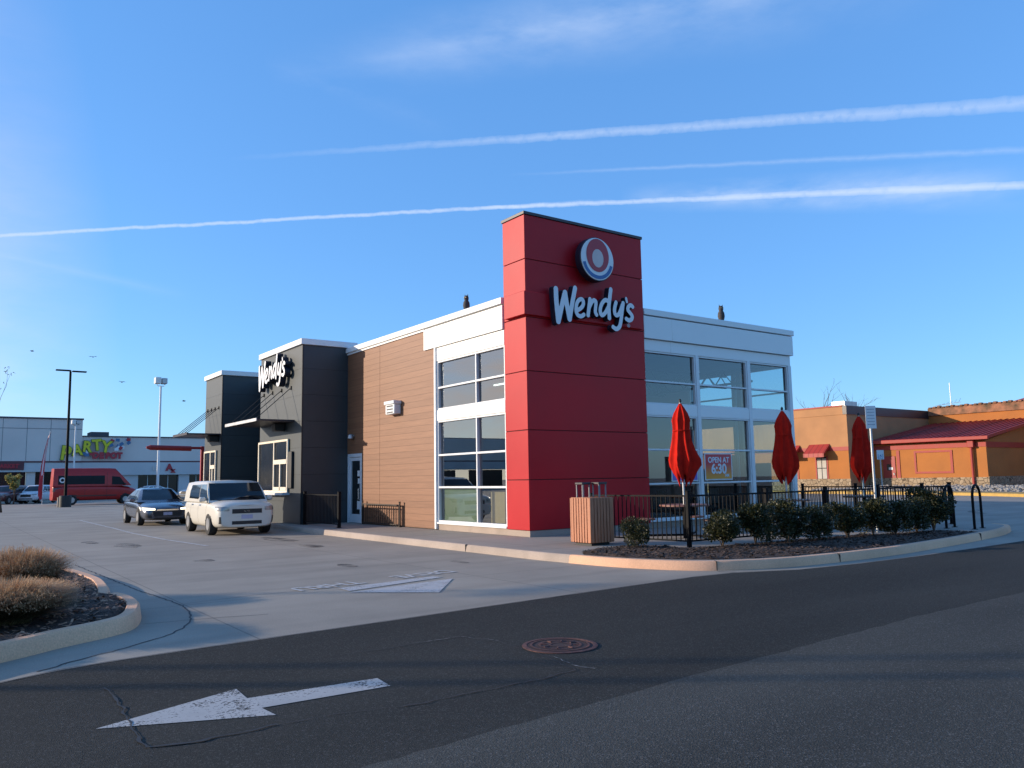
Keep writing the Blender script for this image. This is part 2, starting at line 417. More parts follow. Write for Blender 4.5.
wn3 = nt.nodes.new('ShaderNodeTexNoise'); wn3.inputs['Scale'].default_value = 7; wn3.inputs['Detail'].default_value = 7; wn3.inputs['Roughness'].default_value = .6
mpw = nt.nodes.new('ShaderNodeMapping'); mpw.inputs['Scale'].default_value = (1, 1, 3.2); nt.links.new(DIR, mpw.inputs[0]); nt.links.new(mpw.outputs[0], wn3.inputs['Vector'])
trails = [
 contrail(pdir(0, 236), pdir(500, 207), .0020, .0027, -.6, 1.25, .66, soft=.55, fade=.25, rough=.9),
 contrail(pdir(470, 208.5), pdir(1024, 185), .0024, .0046, .0, 1.8, .66, soft=.55, fade=.08, rough=.9),
 contrail(pdir(300, 154), pdir(1024, 103), .0035, .0085, -.1, 1.6, .42, soft=.6, fade=.5, rough=1.2),
 contrail(pdir(530, 174), pdir(1024, 150), .0025, .005, -.05, 1.6, .22, soft=1.2, fade=.3, rough=.8),
 contrail(pdir(0, 255), pdir(170, 292), .005, .010, -1., 1.15, .10, soft=1.4, fade=.4, rough=.6),
 contrail(pdir(690, 196), pdir(950, 188), .020, .030, -.3, 1.3, .95, soft=1.3, fade=.4, rough=-1.),
 contrail(pdir(400, 55), pdir(860, -30), .05, .085, -.3, 1.2, .46, soft=1.5, fade=.5, rough=-1.),
 contrail(pdir(300, 75), pdir(420, 120), .015, .02, -.3, 1.3, .12, soft=1.4, fade=.5, rough=-1.),
]
tot = trails[0]
for t in trails[1:]:
    tot = math_node(nt, 'SUBTRACT', math_node(nt, 'ADD', tot, t), math_node(nt, 'MULTIPLY', tot, t), clamp=True)
SKYTINT = (.76, 1.04, 1.33)
base = mixcol(nt, .42, mixcol(nt, 1.0, sky.outputs[0], SKYTINT, 'MULTIPLY'), (.80, 2.45, 5.8))
wb = math_node(nt, 'DIVIDE', math_node(nt, 'SUBTRACT', vdot((-.80, .60, 0)), .45), .5, clamp=True)
wb = math_node(nt, 'MULTIPLY', wb, math_node(nt, 'DIVIDE', math_node(nt, 'SUBTRACT', .75, vdot((0, 0, 1))), .5, clamp=True))
base = mixcol(nt, math_node(nt, 'MULTIPLY', wb, math_node(nt, 'MULTIPLY_ADD', ramp(nt, wn3.outputs[0], .3, .7), .55, .35)), base, (7.0, 5.6, 4.8))
cl = mixcol(nt, tot, base, (3.6, 4.3, 5.6))
nt.links.new(cl, bg.inputs[0]); bg.inputs[1].default_value = .142
nt.links.new(bg.outputs[0], wo.inputs[0])
sd = bpy.data.lights.new('sun', 'SUN'); sun = link(bpy.data.objects.new('sun', sd))
sd.energy = 4.1; sd.angle = R(.5); sd.color = (1, .84, .66)
sv = Vector((sun_az.x*math.cos(R(ELEV)), sun_az.y*math.cos(R(ELEV)), math.sin(R(ELEV))))
sun.rotation_euler = sv.to_track_quat('Z', 'Y').to_euler()
sc.view_settings.view_transform = 'Standard'; sc.view_settings.look = 'None'; sc.view_settings.gamma = 1
sc.view_settings.exposure = .45
sc.cycles.max_bounces = 8; sc.cycles.transparent_max_bounces = 24; sc.cycles.caustics_reflective = False; sc.cycles.caustics_refractive = False

# ------------------------------------------------------------------ ground
g = MB(); g.poly([(-600, -300), (600, -300), (600, 700), (-600, 700)], 0); struct(g.build('parking_lot', m_lot))
edge = [(-14.5, -9.9), (-12.6, -8.55), (-11.49, -8.02), (-11.03, -7.82), (-10.62, -7.74), (-10.19, -7.70), (-9.0, -7.61), (-7.56, -7.52), (-6.39, -7.43), (-5.01, -7.34), (-3.26, -7.24), (-2.2, -7.17), (-1.32, -7.24), (-.2, -7.70), (1.4, -7.88), (3.13, -7.93), (5.5, -7.90), (8.02, -7.82), (20, -7.7), (80, -7.4)]
g = MB(); g.poly([(-200, -120), (80, -120)][:2]+[(80, -7.4)]+edge[::-1][1:]+[(-30, -24), (-200, -90)], .004); struct(g.build('asphalt_road', m_asphalt))
def strip(name, pts, w, z, mat, kind='structure'):
    m = MB(); P = [Vector((p[0], p[1], 0)) for p in pts]; Lf, Rt = [], []
    for i, p in enumerate(P):
        d = (P[min(i+1, len(P)-1)]-P[max(i-1, 0)]).normalized(); nn = Vector((-d.y, d.x, 0))
        ww = w[i] if isinstance(w, list) else w
        Lf.append(p+nn*ww/2); Rt.append(p-nn*ww/2)
    for i in range(len(P)-1): m.poly([Lf[i], Rt[i], Rt[i+1], Lf[i+1]] and [(v.x, v.y, z) for v in (Rt[i], Rt[i+1], Lf[i+1], Lf[i])])
    o = m.build(name, mat); o['kind'] = kind; return o
def jag(pts, step=.05, amp=.012, seed=0):
    out = []
    for i in range(len(pts)-1):
        a, b = Vector(pts[i]).to_2d(), Vector(pts[i+1]).to_2d(); n = max(1, int((b-a).length/step))
        for k in range(n):
            p = a.lerp(b, k/n); q = Vector((p.x*7+seed, p.y*7, 0))
            out.append((p.x+amp*noise.noise(q), p.y+amp*noise.noise(q+Vector((9, 3, 1)))))
    out.append(tuple(pts[-1][:2])); return out
# coarse older asphalt and the cracks of an old patch
cb = jag([(80, -10.4), (12, -11.1), (-.39, -11.19), (-3.12, -11.22), (-5.5, -11.36), (-7.17, -11.46), (-8.3, -11.56), (-9.17, -11.64), (-9.93, -11.69), (-12, -11.9), (-30, -13.5)], .15, .03)
g = MB(); g.poly([(x, y) for x, y in cb]+[(-200, -60), (-200, -120), (80, -120)], .009); struct(g.build('coarse_asphalt', m_coarse))
for i, (pts_, w0) in enumerate((([(-8.89, -8.87), (-8.46, -8.9), (-7.99, -8.87), (-7.57, -8.9), (-7.43, -9.35), (-7.46, -10.03), (-7.58, -10.59), (-7.6, -10.71)], .014), ([(-7.6, -10.71), (-8.04, -10.77), (-8.52, -10.77), (-9.24, -10.76)], .03), ([(-9.24, -10.76), (-9.66, -10.64), (-10.09, -10.61)], .012), ([(-10.09, -10.61), (-10.56, -10.64), (-10.73, -10.61), (-10.89, -10.55)], .06), ([(-10.89, -10.55), (-10.88, -10.26), (-10.86, -9.87), (-10.84, -9.55), (-10.83, -9.23), (-10.83, -8.78)], .03), ([(-10.83, -8.78), (-10.63, -8.79), (-10.42, -8.92), (-10.21, -9.17)], .012), ([(-9.99, -8.85), (-9.8, -8.87), (-9.59, -8.9)], .014))):
    jj = jag(pts_, .025, .035, i*11)
    ww = [w0*.7*(.3+1.4*abs(noise.noise(Vector((p[0]*7, p[1]*7, 3+i))))) for p in jj]
    strip('asphalt_crack', jj, ww, .0115, m_crack)
strip('asphalt_crumble', jag([(-8.1, -8.86), (-7.57, -8.86), (-7.40, -9.30)], .03, .04, 3), [.02*abs(noise.noise(Vector((k*.7, 1, 2)))) for k in range(200)], .012, m_grit)
strip('asphalt_crumble', jag([(-7.42, -10.2), (-7.5, -10.55), (-7.45, -10.78)], .03, .05, 3), [.03*abs(noise.noise(Vector((k*.7, 5, 2)))) for k in range(200)], .012, m_grit)
strip('asphalt_edge_seam', jag(edge[1:-2], .12, .02, 5), .02, .0085, m_crack)
# concrete gutter crack round the island tip
ck = catmull([(-11.2, -7.75), (-10.83, -7.45), (-10.35, -7.12), (-9.71, -6.47), (-9.36, -5.5), (-9.25, -4.53), (-9.30, -3.5), (-9.38, -2.3), (-9.45, -.23), (-9.55, 2.5)], 6)
strip('concrete_crack', jag(ck, .05, .03), [.018+.012*abs(noise.noise(Vector((x*3, y*3, 0)))) for x, y in jag(ck, .05, .03)], .004, m_crack)
strip('concrete_crack', jag([(-9.95, -5.8), (-9.3, -5.9), (-8.6, -6.1)], .05, .02, 4), .012, .004, m_crack)
strip('concrete_crack', jag([(-9.25, -4.5), (-8.2, -4.3), (-6.5, -4.4)], .08, .03, 4), .008, .004, m_crack)
for a, b in (((-2.2, -6.95), (-1.62, -7.1)),): strip('concrete_joint', [(-1.35, -6.95), (-1.2, -7.2)], .02, .0045, m_crack)
# painted marks
def ground_poly(name, pts, z, mat):
    m = MB(); m.poly(pts, z); return struct(m.build(name, mat))
ground_poly('painted_arrow', [(-11.07, -9.93), (-10.02, -10.38), (-10.04, -10.145), (-9.04, -10.18), (-9.01, -9.89), (-10.04, -9.82), (-10.02, -9.49)], .0085, m_paint)
ground_poly('painted_lane_arrow', [(-7.06, -5.04), (-6.09, -5.93), (-5.10, -4.69)], .008, m_faint); ground_poly('painted_lane_arrow', [(-6.99, -4.90), (-6.98, -4.50), (-5.2, -4.22), (-5.12, -4.42)], .008, m_faint)
strip('painted_lane_line', [(-6.3, 26), (-6.4, 17), (-6.5, 13.4), (-6.42, 8.9), (-6.16, 5.6)], .11, .008, m_faint)
for tx, x, y in (('THRU', -7.0, -4.1), ('DRIVE', -5.15, -3.8)):
    t = text_obj(tx, .55, .0, m_letpaint, 'painted_lettering', None, (x, y, .009), (0, 0, R(188)), sx=.8, bold=.012); t['kind'] = 'structure'

# dark oil spots and tyre marks
m_stain = paint_mat('oil_stain', (.06, .055, .05), .52)
m_astain = paint_mat('asphalt_oil_stain', (.018, .017, .016), .56)
def blob(name, x, y, rx, ry, z, mat, rz=0):
    pts = []
    for k in range(28):
        a = 2*PI*k/28; rr = 1+.28*noise.noise(Vector((x+math.cos(a)*1.4, y+math.sin(a)*1.4, 2)))
        px, py = rx*rr*math.cos(a), ry*rr*math.sin(a)
        pts.append((x+px*math.cos(rz)-py*math.sin(rz), y+px*math.sin(rz)+py*math.cos(rz)))
    return ground_poly(name, pts, z, mat)
for x, y, rx, ry in ((-7.7, 7.4, .28, .9), (-8.3, 9.5, .2, .7), (-4.2, 3.5, .25, .6), (-5.5, -1.5, .15, .4), (-7.3, 1.6, .2, .3), (-3.6, -2.5, .12, .3), (-4.0, 6.4, .3, 1.2)):
    blob('oil_stain', x, y, rx, ry, .004, m_stain)
for i, (a, b) in enumerate((((20.5, .4), (26, 3.6)), ((19.5, -1.8), (22.5, -.3)))):
    strip('tyre_mark', catmull([a, ((a[0]+b[0])/2, (a[1]+b[1])/2+.3), b], 8), .35, .004, m_stain)

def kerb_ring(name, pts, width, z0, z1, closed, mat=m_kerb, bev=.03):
    """outer outline pts anticlockwise (inside on the left)"""
    P = [Vector((p[0], p[1])) for p in pts]; n = len(P); m = MB(); bm = m.bm; rings = []
    for i, p in enumerate(P):
        a = P[(i-1) % n] if closed or i > 0 else p; b = P[(i+1) % n] if closed or i < n-1 else p
        d = (b-a).normalized(); nn = Vector((-d.y, d.x))
        prof = [(0, z0), (.02, z1-bev), (.02+bev, z1), (width-.01, z1), (width, z1-.01), (width, z0)]
        rings.append([bm.verts.new((p.x+nn.x*o, p.y+nn.y*o, z)) for o, z in prof])
    for i in range(n if closed else n-1):
        A, Bq = rings[i], rings[(i+1) % n]
        for k in range(len(A)-1): bm.faces.new((A[k], Bq[k], Bq[k+1], A[k+1]))
    if not closed: bm.faces.new(rings[0]); bm.faces.new(rings[-1][::-1])
    bmesh.ops.recalc_face_normals(bm, faces=bm.faces)
    return struct(m.build(name, mat, smooth=True))
outer = [(-2.15, 24), (-2.25, 12), (-2.33, 7.8), (-2.33, 3), (-2.31, -2.7), (-2.25, -3.9), (-2.1, -5.2), (-1.75, -6.2), (-1.24, -6.85), (-.5, -7.2), (.31, -7.4), (1.62, -7.5), (3, -7.52), (4.26, -7.44), (6.6, -7.2), (9.18, -6.83), (10.6, -6.45), (11.3, -6.15), (11.6, -5.7)]
outer_s = catmull(outer, 5)
kerb_ring('pad_kerb', outer_s[:27], .16, 0, .153, False, mat=m_kerbgrey); kerb_ring('pad_kerb', outer_s[26:], .16, 0, .153, False)  # grey on the long sunlit side; the rest takes the light-lifted tan
def inset(pts, d):
    P = [Vector(p[:2]) for p in pts]; o = []
    for i, p in enumerate(P):
        t = (P[min(i+1, len(P)-1)]-P[max(i-1, 0)]).normalized(); o.append((p.x-t.y*d, p.y+t.x*d))
    return o
padpoly = inset(outer_s, .155)+[(12.2, -5.0), (12.6, 24)]
g = MB(); g.prism(padpoly, .0, .149); struct(g.build('sidewalk', m_pad))
for k in (18, 40, 54, 72):   # contraction joints across the kerb
    p_, q_ = Vector(outer_s[k]), Vector(outer_s[k+1]); an = math.atan2((q_-p_).y, (q_-p_).x)
    m = MB(); m.box(-.006, .006, -.004, .165, .003, .156); jo = m.build('kerb_joint', m_crack); jo.location = (p_.x, p_.y, 0); jo.rotation_euler = (0, 0, an); jo['kind'] = 'structure'
# planting bed in front of the patio
bed_f = [(-2.02, -4.35), (-1.85, -5.3), (-1.5, -6.05), (-1.05, -6.6), (-.35, -6.98), (.4, -7.18), (1.7, -7.28), (3.2, -7.29), (4.3, -7.22), (6.6, -6.98), (8.3, -6.72)]
bed_b = [(8.0, -6.2), (7.2, -5.95), (5.45, -5.35), (3.25, -5.15), (1.48, -5.05), (.4, -4.98), (.18, -4.6), (.1, -3.7), (-.95, -3.6), (-1.75, -4.0)]
def mulch_bed(name, poly, z, chips, seed):
    bm = bmesh.new(); f = bm.faces.new([bm.verts.new((x, y, z)) for x, y in poly])
    bmesh.ops.triangulate(bm, faces=[f]); 
    for _ in range(4): bmesh.ops.subdivide_edges(bm, edges=[e for e in bm.edges if e.calc_length() > .16], cuts=1)
    bmesh.ops.triangulate(bm, faces=bm.faces)
    be = {v for e in bm.edges if e.is_boundary for v in e.verts}
    for v in bm.verts:
        if v not in be: v.co.z += .03+.05*noise.noise(v.co*2.2)+.02*noise.noise(v.co*9)
    tris = [(fc.verts[0].co.copy(), fc.verts[1].co.copy(), fc.verts[2].co.copy()) for fc in bm.faces]
    m = MB(); m._add(bm); o = m.build(name, m_mulch); o['kind'] = 'structure'
    rnd = random.Random(seed); V = []; F = []
    areas = [((b-a).cross(c-a)).length for a, b, c in tris]
    for _ in range(chips):
        a, b, c = rnd.choices(tris, areas)[0]; u, v = rnd.random(), rnd.random()
        if u+v > 1: u, v = 1-u, 1-v
        p = a+(b-a)*u+(c-a)*v; an = rnd.random()*PI*2; l = rnd.uniform(.015, .05); wd = rnd.uniform(.006, .016)
        d = Vector((math.cos(an), math.sin(an), rnd.uniform(-.3, .5)))*l; s = Vector((-math.sin(an), math.cos(an), rnd.uniform(-.4, .4)))*wd; q = p+Vector((0, 0, .012))
        i = len(V); V += [q-d-s, q+d-s, q+d+s, q-d+s]; F.append((i, i+1, i+2, i+3))
    me = bpy.data.meshes.new('mulch_chips'); me.from_pydata(V, [], F); me.materials.append(m_chip)
    c = link(bpy.data.objects.new('mulch_chips', me)); me.materials[0] = m_chip if seed == 2 else m_chipd; tag(c, 'loose bark chips scattered over the planting bed', 'mulch', kind='stuff')
    return o
mulch_bed('planting_bed', bed_f+bed_b, .153, 6000, 1)
# traffic island at the left
isl = [(-20, -8.6), (-16, -9.0), (-13.5, -8.5), (-11.43, -7.12), (-10.9, -6.72), (-10.4, -6.4), (-10.12, -6.1), (-9.93, -5.55), (-9.81, -4.9), (-9.80, -4.3), (-9.86, -3.9)]
isl2 = [(-9.98, -3.85), (-9.86, -3.2), (-9.74, -1.84), (-9.8, -.6), (-9.95, .6), (-10.3, 1.6), (-11.2, 2.6), (-13, 3.2), (-20, 3.4)]
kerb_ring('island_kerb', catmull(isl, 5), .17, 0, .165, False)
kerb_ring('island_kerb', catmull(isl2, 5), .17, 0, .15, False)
mulch_bed('island_bed', inset(isl, .17)+inset(isl2, .17), .135, 16000, 2)

# manhole
mh = thing('manhole_cover', 'round rusty brown iron manhole cover set in the asphalt', 'manhole cover', (-7.08, -9.86, .006)); mh.scale = (1.22, 1.22, 1.2)
m = MB(); m.lathe([(.295, 0), (.295, .006), (.262, .008), (.262, .004)], 40); m.build('rim_frame', m_rust, mh, True)
m = MB(); m.lathe([(.255, -.002), (.255, .005), (.25, .006), (.0, .006)][:3]+[(.01, .006)], 40); m.build('cover', m_rustd, mh)
for r in (.235, .17, .09):
    m = MB()
    for k in range(40):
        a0, a1 = 2*PI*k/40, 2*PI*(k+.8 if r < .2 else k+1)/40
        m.poly([(r*math.cos(a0), r*math.sin(a0), .0105), (r*math.cos(a1), r*math.sin(a1), .0105), ((r-.018)*math.cos(a1), (r-.018)*math.sin(a1), .0105), ((r-.018)*math.cos(a0), (r-.018)*math.sin(a0), .0105)][::-1])
    m.build('raised_ring', m_rust, mh)
m = MB()
m.bm.free()
for k in range(8):
    m = MB(); a = 2*PI*k/8; m.tube((.105*math.cos(a), .105*math.sin(a), .008), (.155*math.cos(a), .155*math.sin(a), .008), .008, n=6); m.build('raised_rib', m_rust, mh)

# ------------------------------------------------------------------ lettering made from strokes
LET = {'W': [(0.073, [(-1.435, 0.393), (-1.422, 0.007), (-1.374, -0.452)]), (0.073, [(-1.374, -0.452), (-1.246, -0.022), (-1.132, 0.332)]), (0.073, [(-1.132, 0.332), (-1.074, -0.003), (-0.997, -0.353)]), (0.068, [(-0.997, -0.353), (-0.898, 0.067), (-0.787, 0.492)])],
 'e': [(0.055, [(-0.701, -0.081), (-0.589, -0.011), (-0.521, 0.08), (-0.515, 0.173), (-0.571, 0.222), (-0.66, 0.189), (-0.727, 0.111), (-0.763, -0.005), (-0.767, -0.13), (-0.706, -0.223), (-0.597, -0.239), (-0.505, -0.184)])],
 'n': [(0.058, [(-0.28, 0.257), (-0.321, 0.032), (-0.358, -0.186)]), (0.055, [(-0.322, 0.007), (-0.23, 0.169), (-0.135, 0.246), (-0.07, 0.2), (-0.085, 0.058), (-0.1, -0.07), (-0.057, -0.142)])],
 'd': [(0.058, [(0.384, 0.27), (0.277, 0.299), (0.165, 0.214), (0.088, 0.065), (0.08, -0.064), (0.138, -0.131), (0.245, -0.064), (0.371, 0.109)]), (0.063, [(0.481, 0.613), (0.419, 0.295), (0.39, 0.086), (0.399, -0.183)])],
 'y': [(0.058, [(0.659, 0.276), (0.604, 0.109), (0.605, -0.033), (0.679, -0.079), (0.779, -0.001), (0.887, 0.219)]), (0.06, [(0.925, 0.289), (0.867, 0.008), (0.818, -0.231), (0.755, -0.392), (0.638, -0.46), (0.526, -0.414)])],
 'q': [(0.039, [(1.044, 0.434), (1.068, 0.339)])],
 's': [(0.058, [(1.283, 0.224), (1.214, 0.261), (1.122, 0.211), (1.1, 0.117), (1.185, 0.037), (1.253, -0.042), (1.224, -0.132), (1.122, -0.174), (1.025, -0.137)])]}
def letter_mesh(strokes, depth, grow=1.0, cell=.014):
    segs = []
    for r, pts in strokes:
        P = catmull(pts, 4)
        for a, b in zip(P, P[1:]): segs.append((a[0], a[1], b[0]-a[0], b[1]-a[1], r*grow))
    xs = [s[0] for s in segs]+[s[0]+s[2] for s in segs]; zs = [s[1] for s in segs]+[s[1]+s[3] for s in segs]
    x0, x1, z0, z1 = min(xs)-.13, max(xs)+.13, min(zs)-.13, max(zs)+.13
    nx, nz = int((x1-x0)/cell)+2, int((z1-z0)/cell)+2
    def sdf(x, z):
        best = 9
        for ax, az, dx, dz, r in segs:
            l = dx*dx+dz*dz; t = max(0, min(1, ((x-ax)*dx+(z-az)*dz)/l if l else 0))
            d = math.hypot(x-ax-t*dx, z-az-t*dz)-r
            if d < best: best = d
        return best
    G = [[sdf(x0+i*cell, z0+j*cell) for j in range(nz)] for i in range(nx)]
    bm = bmesh.new(); cache = {}
    def vert(key, x, z):
        if key not in cache: cache[key] = bm.verts.new((x, -depth, z))
        return cache[key]
    for i in range(nx-1):
        for j in range(nz-1):
            C4 = [(i, j), (i+1, j), (i+1, j+1), (i, j+1)]; v = [G[a][b] for a, b in C4]
            if min(v) >= 0: continue
            loop = []
            for k in range(4):
                a, b = C4[k], C4[(k+1) % 4]; va, vb = v[k], v[(k+1) % 4]
                if va < 0: loop.append(vert(a, x0+a[0]*cell, z0+a[1]*cell))
                if (va < 0) != (vb < 0):
                    t = min(.97, max(.03, va/(va-vb))); key = tuple(sorted((a, b)))
                    loop.append(vert(('e',)+key, x0+(a[0]+(b[0]-a[0])*t)*cell, z0+(a[1]+(b[1]-a[1])*t)*cell))
            if len(loop) >= 3:
                try: bm.faces.new(loop)
                except ValueError: pass
    for f in bm.faces: f.normal_update()
    r = bmesh.ops.extrude_face_region(bm, geom=bm.faces[:])
    for v in r['geom']:
        if isinstance(v, bmesh.types.BMVert): v.co.y = 0
    bmesh.ops.recalc_face_normals(bm, faces=bm.faces)
    for f in bm.faces:
        f.normal_update(); f.material_index = 0 if f.normal.y < -.9 else 1
    me = bpy.data.meshes.new('letter'); bm.to_mesh(me); bm.free(); return me
m_letface = M('letter_face', (.74, .75, .76), rough=.45, var=.02)
m_letside = M('letter_return', (.012, .014, .03), rough=.5)
sign_main = thing('lettering_sign', "large white script lettering reading Wendy's on the red tower", 'sign', (2.2, -.12, 6.02))
let_me = {}
for k, st in LET.items():
    me = letter_mesh(st, .17); me.materials.append(m_letface); me.materials.append(m_letside); let_me[k] = me
    o = link(bpy.data.objects.new('letter', me)); o.parent = sign_main
    b = letter_mesh(st, .05, 1.22, .02); b.materials.append(m_letside); b.materials.append(m_letside)
    bo = link(bpy.data.objects.new('backing', b)); bo.parent = o; bo.location = (0, -.0, 0)
text_obj('®', .14, .02, m_letface, 'trademark_sign', sign_main, (1.21, -.06, -.30), FACE_Y)
sign_blk = thing('lettering_sign', "smaller white script lettering reading Wendy's on the charcoal wall", 'sign', (-1.76, 13.0, 5.57), R(-90))
for k in LET:
    o = link(bpy.data.objects.new('letter', let_me[k])); o.parent = sign_blk; o.scale = (1.0, 1.3, 1.04)
    m_ = MB()
# the round sign: a plain stand-in in the sign's colours
rs = thing('round_sign', 'round red white and blue disc sign on the red tower above the lettering', 'sign', (2.16, -.12, 7.38))
RX = Matrix.Rotation(R(90), 4, 'X')
m = MB(); m.lathe([(.56, 0), (.60, .03), (.60, .22), (.585, .235)], 56, mat=RX); m.build('housing', m_letside, rs, True)
m = MB(); m.lathe([(.575, .236), (.575, .25), (.56, .254)], 56, mat=RX); m.build('face_panel', m_letface, rs)
m_blue = M('sign_blue', (.03, .12, .32), rough=.4)
m_sred = M('sign_red', (.42, .02, .035), rough=.4)
m = MB(); S = []
for k in range(40):
    a = 2*PI*k/40; S.append((.40*math.cos(a), .10+.455*math.sin(a)))
m.bm.faces.new([m.bm.verts.new((x, -.262, z)) for x, z in S]); bmesh.ops.recalc_face_normals(m.bm, faces=m.bm.faces)
m.build('red_field', m_sred, rs)
m = MB(); m.bm.faces.new([m.bm.verts.new((.20*math.cos(2*PI*k/32), -.266, .02+.25*math.sin(2*PI*k/32))) for k in range(32)]); bmesh.ops.recalc_face_normals(m.bm, faces=m.bm.faces); m.build('pale_field', M('sign_pale', (.62, .50, .47), rough=.4), rs)
m = MB()
for k in range(22):
    a0, a1 = R(195)+R(150)*k/22, R(195)+R(150)*(k+1)/22
    m.poly([(.545*math.cos(a0), -.262, .545*math.sin(a0)), (.545*math.cos(a1), -.262, .545*math.sin(a1)), (.45*math.cos(a1), -.264, .45*math.sin(a1)), (.45*math.cos(a0), -.264, .45*math.sin(a0))])
m.build('blue_field', m_blue, rs)

# ------------------------------------------------------------------ the restaurant
rb = thing('restaurant_building', 'modern restaurant with a red tower, wood cladding, charcoal blocks and tall windows', 'restaurant')
# tower of stacked panels with open joints
B('tower_core', m_gap, rb, (.03, 4.15, .03, .93, .3, 8.3))
zz = [.30, 1.55, 2.79, 4.28, 5.66, 7.17, 8.34]
for a, b in zip(zz, zz[1:]): B('tower_panel', m_red, rb, (0, 4.18, 0, .96, a+.009, b-.009), bev=.006)
B('tower_band', m_red, rb, (-.11, 4.06, -.10, .80, 5.70, 6.30), bev=.008)
B('tower_cap', m_redtrim, rb, (-.03, 4.21, -.03, .99, 8.34, 8.42), bev=.006)
B('tower_base', m_kerbgrey, rb, (.02, 4.16, .02, .95, .15, .298))
# roof caps
B('roof_cap', m_white, rb, (-.09, .3, .96, 10.8, 6.16, 6.34), (4.19, 11.2, -.02, .3, 6.16, 6.34), (10.9, 11.2, .3, 23.5, 6.16, 6.34), (0, 10.9, 23.2, 23.5, 6.16, 6.34), bev=.012)
B('roof_deck', m_ceil, rb, (.3, 10.9, .3, 23.2, 5.75, 5.85))
# fascia
B('fascia', m_white, rb, (-.05, .12, .97, 5.14, 5.49, 6.13), bev=.005)
B('fascia', m_white, rb, (4.19, 5.33, .0, .14, 5.49, 6.13), (5.335, 11.13, .0, .14, 5.49, 6.13), (10.98, 11.13, .14, 5, 5.49, 6.13), bev=.005)
B('window_header', m_white, rb, (.0, .14, .97, 4.45, 5.08, 5.475), bev=.005)
B('window_header', m_white, rb, (4.19, 5.33, .08, .2, 5.15, 5.475), (5.335, 11.04, .08, .2, 5.15, 5.475), (10.92, 11.04, .2, 4.4, 5.15, 5.475), bev=.005)
B('wall_backing', m_gap, rb, (.04, .2, .97, 4.5, 5.1, 6.15), (4.1, 10.95, .12, .2, 5.2, 6.15), (10.86, 10.95, .2, 23, 5.2, 6.15))
B('soffit_trim', m_white, rb, (-.04, .05, 5.15, 10.72, 6.09, 6.15))
# wood wall
B('wood_wall', m_wood, rb, (0, .22, 4.56, 8.165, .17, 6.09), (0, .22, 8.18, 9.53, .17, 6.09), (0, .22, 9.53, 10.72, 2.55, 6.09))
B('wood_wall_backing', m_gap, rb, (.02, .3, 4.5, 10.72, 2.56, 6.1), (.02, .3, 4.5, 9.5, .16, 2.56))
B('corner_trim', m_white, rb, (-.04, .16, 4.46, 4.555, .17, 5.49), bev=.006)
B('far_wall', m_dark, rb, (0, .25, 15.05, 20.2, .15, 6.15), (0, .25, 22.8, 23.4, .15, 6.15), (0, 11, 23.2, 23.4, .15, 6.15), (10.95, 11.1, 4.5, 23.2, .15, 6.15))
# charcoal blocks
for (y0, y1) in ((10.72, 15.05), (20.2, 22.8)):
    blk = B('charcoal_block', m_dark, rb, (-1.7, .3, y0, y1, .15, 6.36))
    B('block_cap', m_white, rb, (-1.78, .34, y0-.08, y1+.08, 6.362, 6.57), bev=.01)
    B('block_corner_trim', m_blackp, rb, (-1.712, -1.66, y0-.012, y0+.04, .16, 6.36))
m_cream = M('cream_frame', (.78, .70, .56), rough=.5, var=.03)
def grid_window(parent, axis, pos, u, z, thick, bar, usplit, zsplit, mf, mg, name='window', nosill=False):
    """axis 'x': wall at X=pos running in Y; axis 'y': wall at Y=pos running in X"""
    m = MB(); t0, t1 = pos, pos+thick
    def bx(mm, a0, a1, b0, b1, p0=t0, p1=t1):
        if axis == 'x': mm.box(p0, p1, a0, a1, b0, b1, bev=.004)
        else: mm.box(a0, a1, p0, p1, b0, b1, bev=.004)
    us = [u[0]]+[x for x in usplit]+[u[1]]; zs = [z[0]]+list(zsplit)+[z[1]]
    h = bar/2
    for x in us: 
        c = min(max(x, u[0]+h), u[1]-h); bx(m, c-h, c+h, z[0], z[1])
    for i in range(len(us)-1):
        a = (us[i]+bar if i == 0 else us[i]+h); b = (us[i+1]-bar if i == len(us)-2 else us[i+1]-h)
        for q in zs:
            c = min(max(q, z[0]+h), z[1]-h); bx(m, a, b, c-h, c+h, t0+.003, t1-.003)
    fr = m.build(name, mf, parent, smooth=True)
    for i in range(len(us)-1):
        a = (us[i]+bar if i == 0 else us[i]+h); b = (us[i+1]-bar if i == len(us)-2 else us[i+1]-h)
        for j in range(len(zs)-1):
            c = zs[j]+(bar if j == 0 else h); d = zs[j+1]-(bar if j == len(zs)-2 else h)
            p = MB(); bx_ = (t0+thick*.75, t0+thick*.75+.008)
            if axis == 'x': p.poly([(bx_[0], b, c), (bx_[0], a, c), (bx_[0], a, d), (bx_[0], b, d)])
            else: p.poly([(a, bx_[0], c), (b, bx_[0], c), (b, bx_[0], d), (a, bx_[0], d)])
            p.build('pane', mg, fr)
    return fr
# left window wall (X side)
grid_window(rb, 'x', .02, (.965, 4.455), (3.62, 5.08), .11, .055, [2.37], [4.28], m_frame, m_glassL)
B('window_band', m_white, rb, (0, .14, .965, 4.455, 3.31, 3.62), bev=.004)
grid_window(rb, 'x', .02, (.965, 4.455), (.37, 3.31), .11, .055, [2.37], [1.37, 2.30], m_frame, m_glassL)
B('window_sill', m_white, rb, (-.02, .14, .965, 4.455, .32, .37), bev=.004)
B('foundation', m_kerbgrey, rb, (.03, .2, .965, 4.5, .15, .32), (4.1, 10.95, .12, .22, .15, .32), (10.8, 10.98, .22, 23, .15, .32))
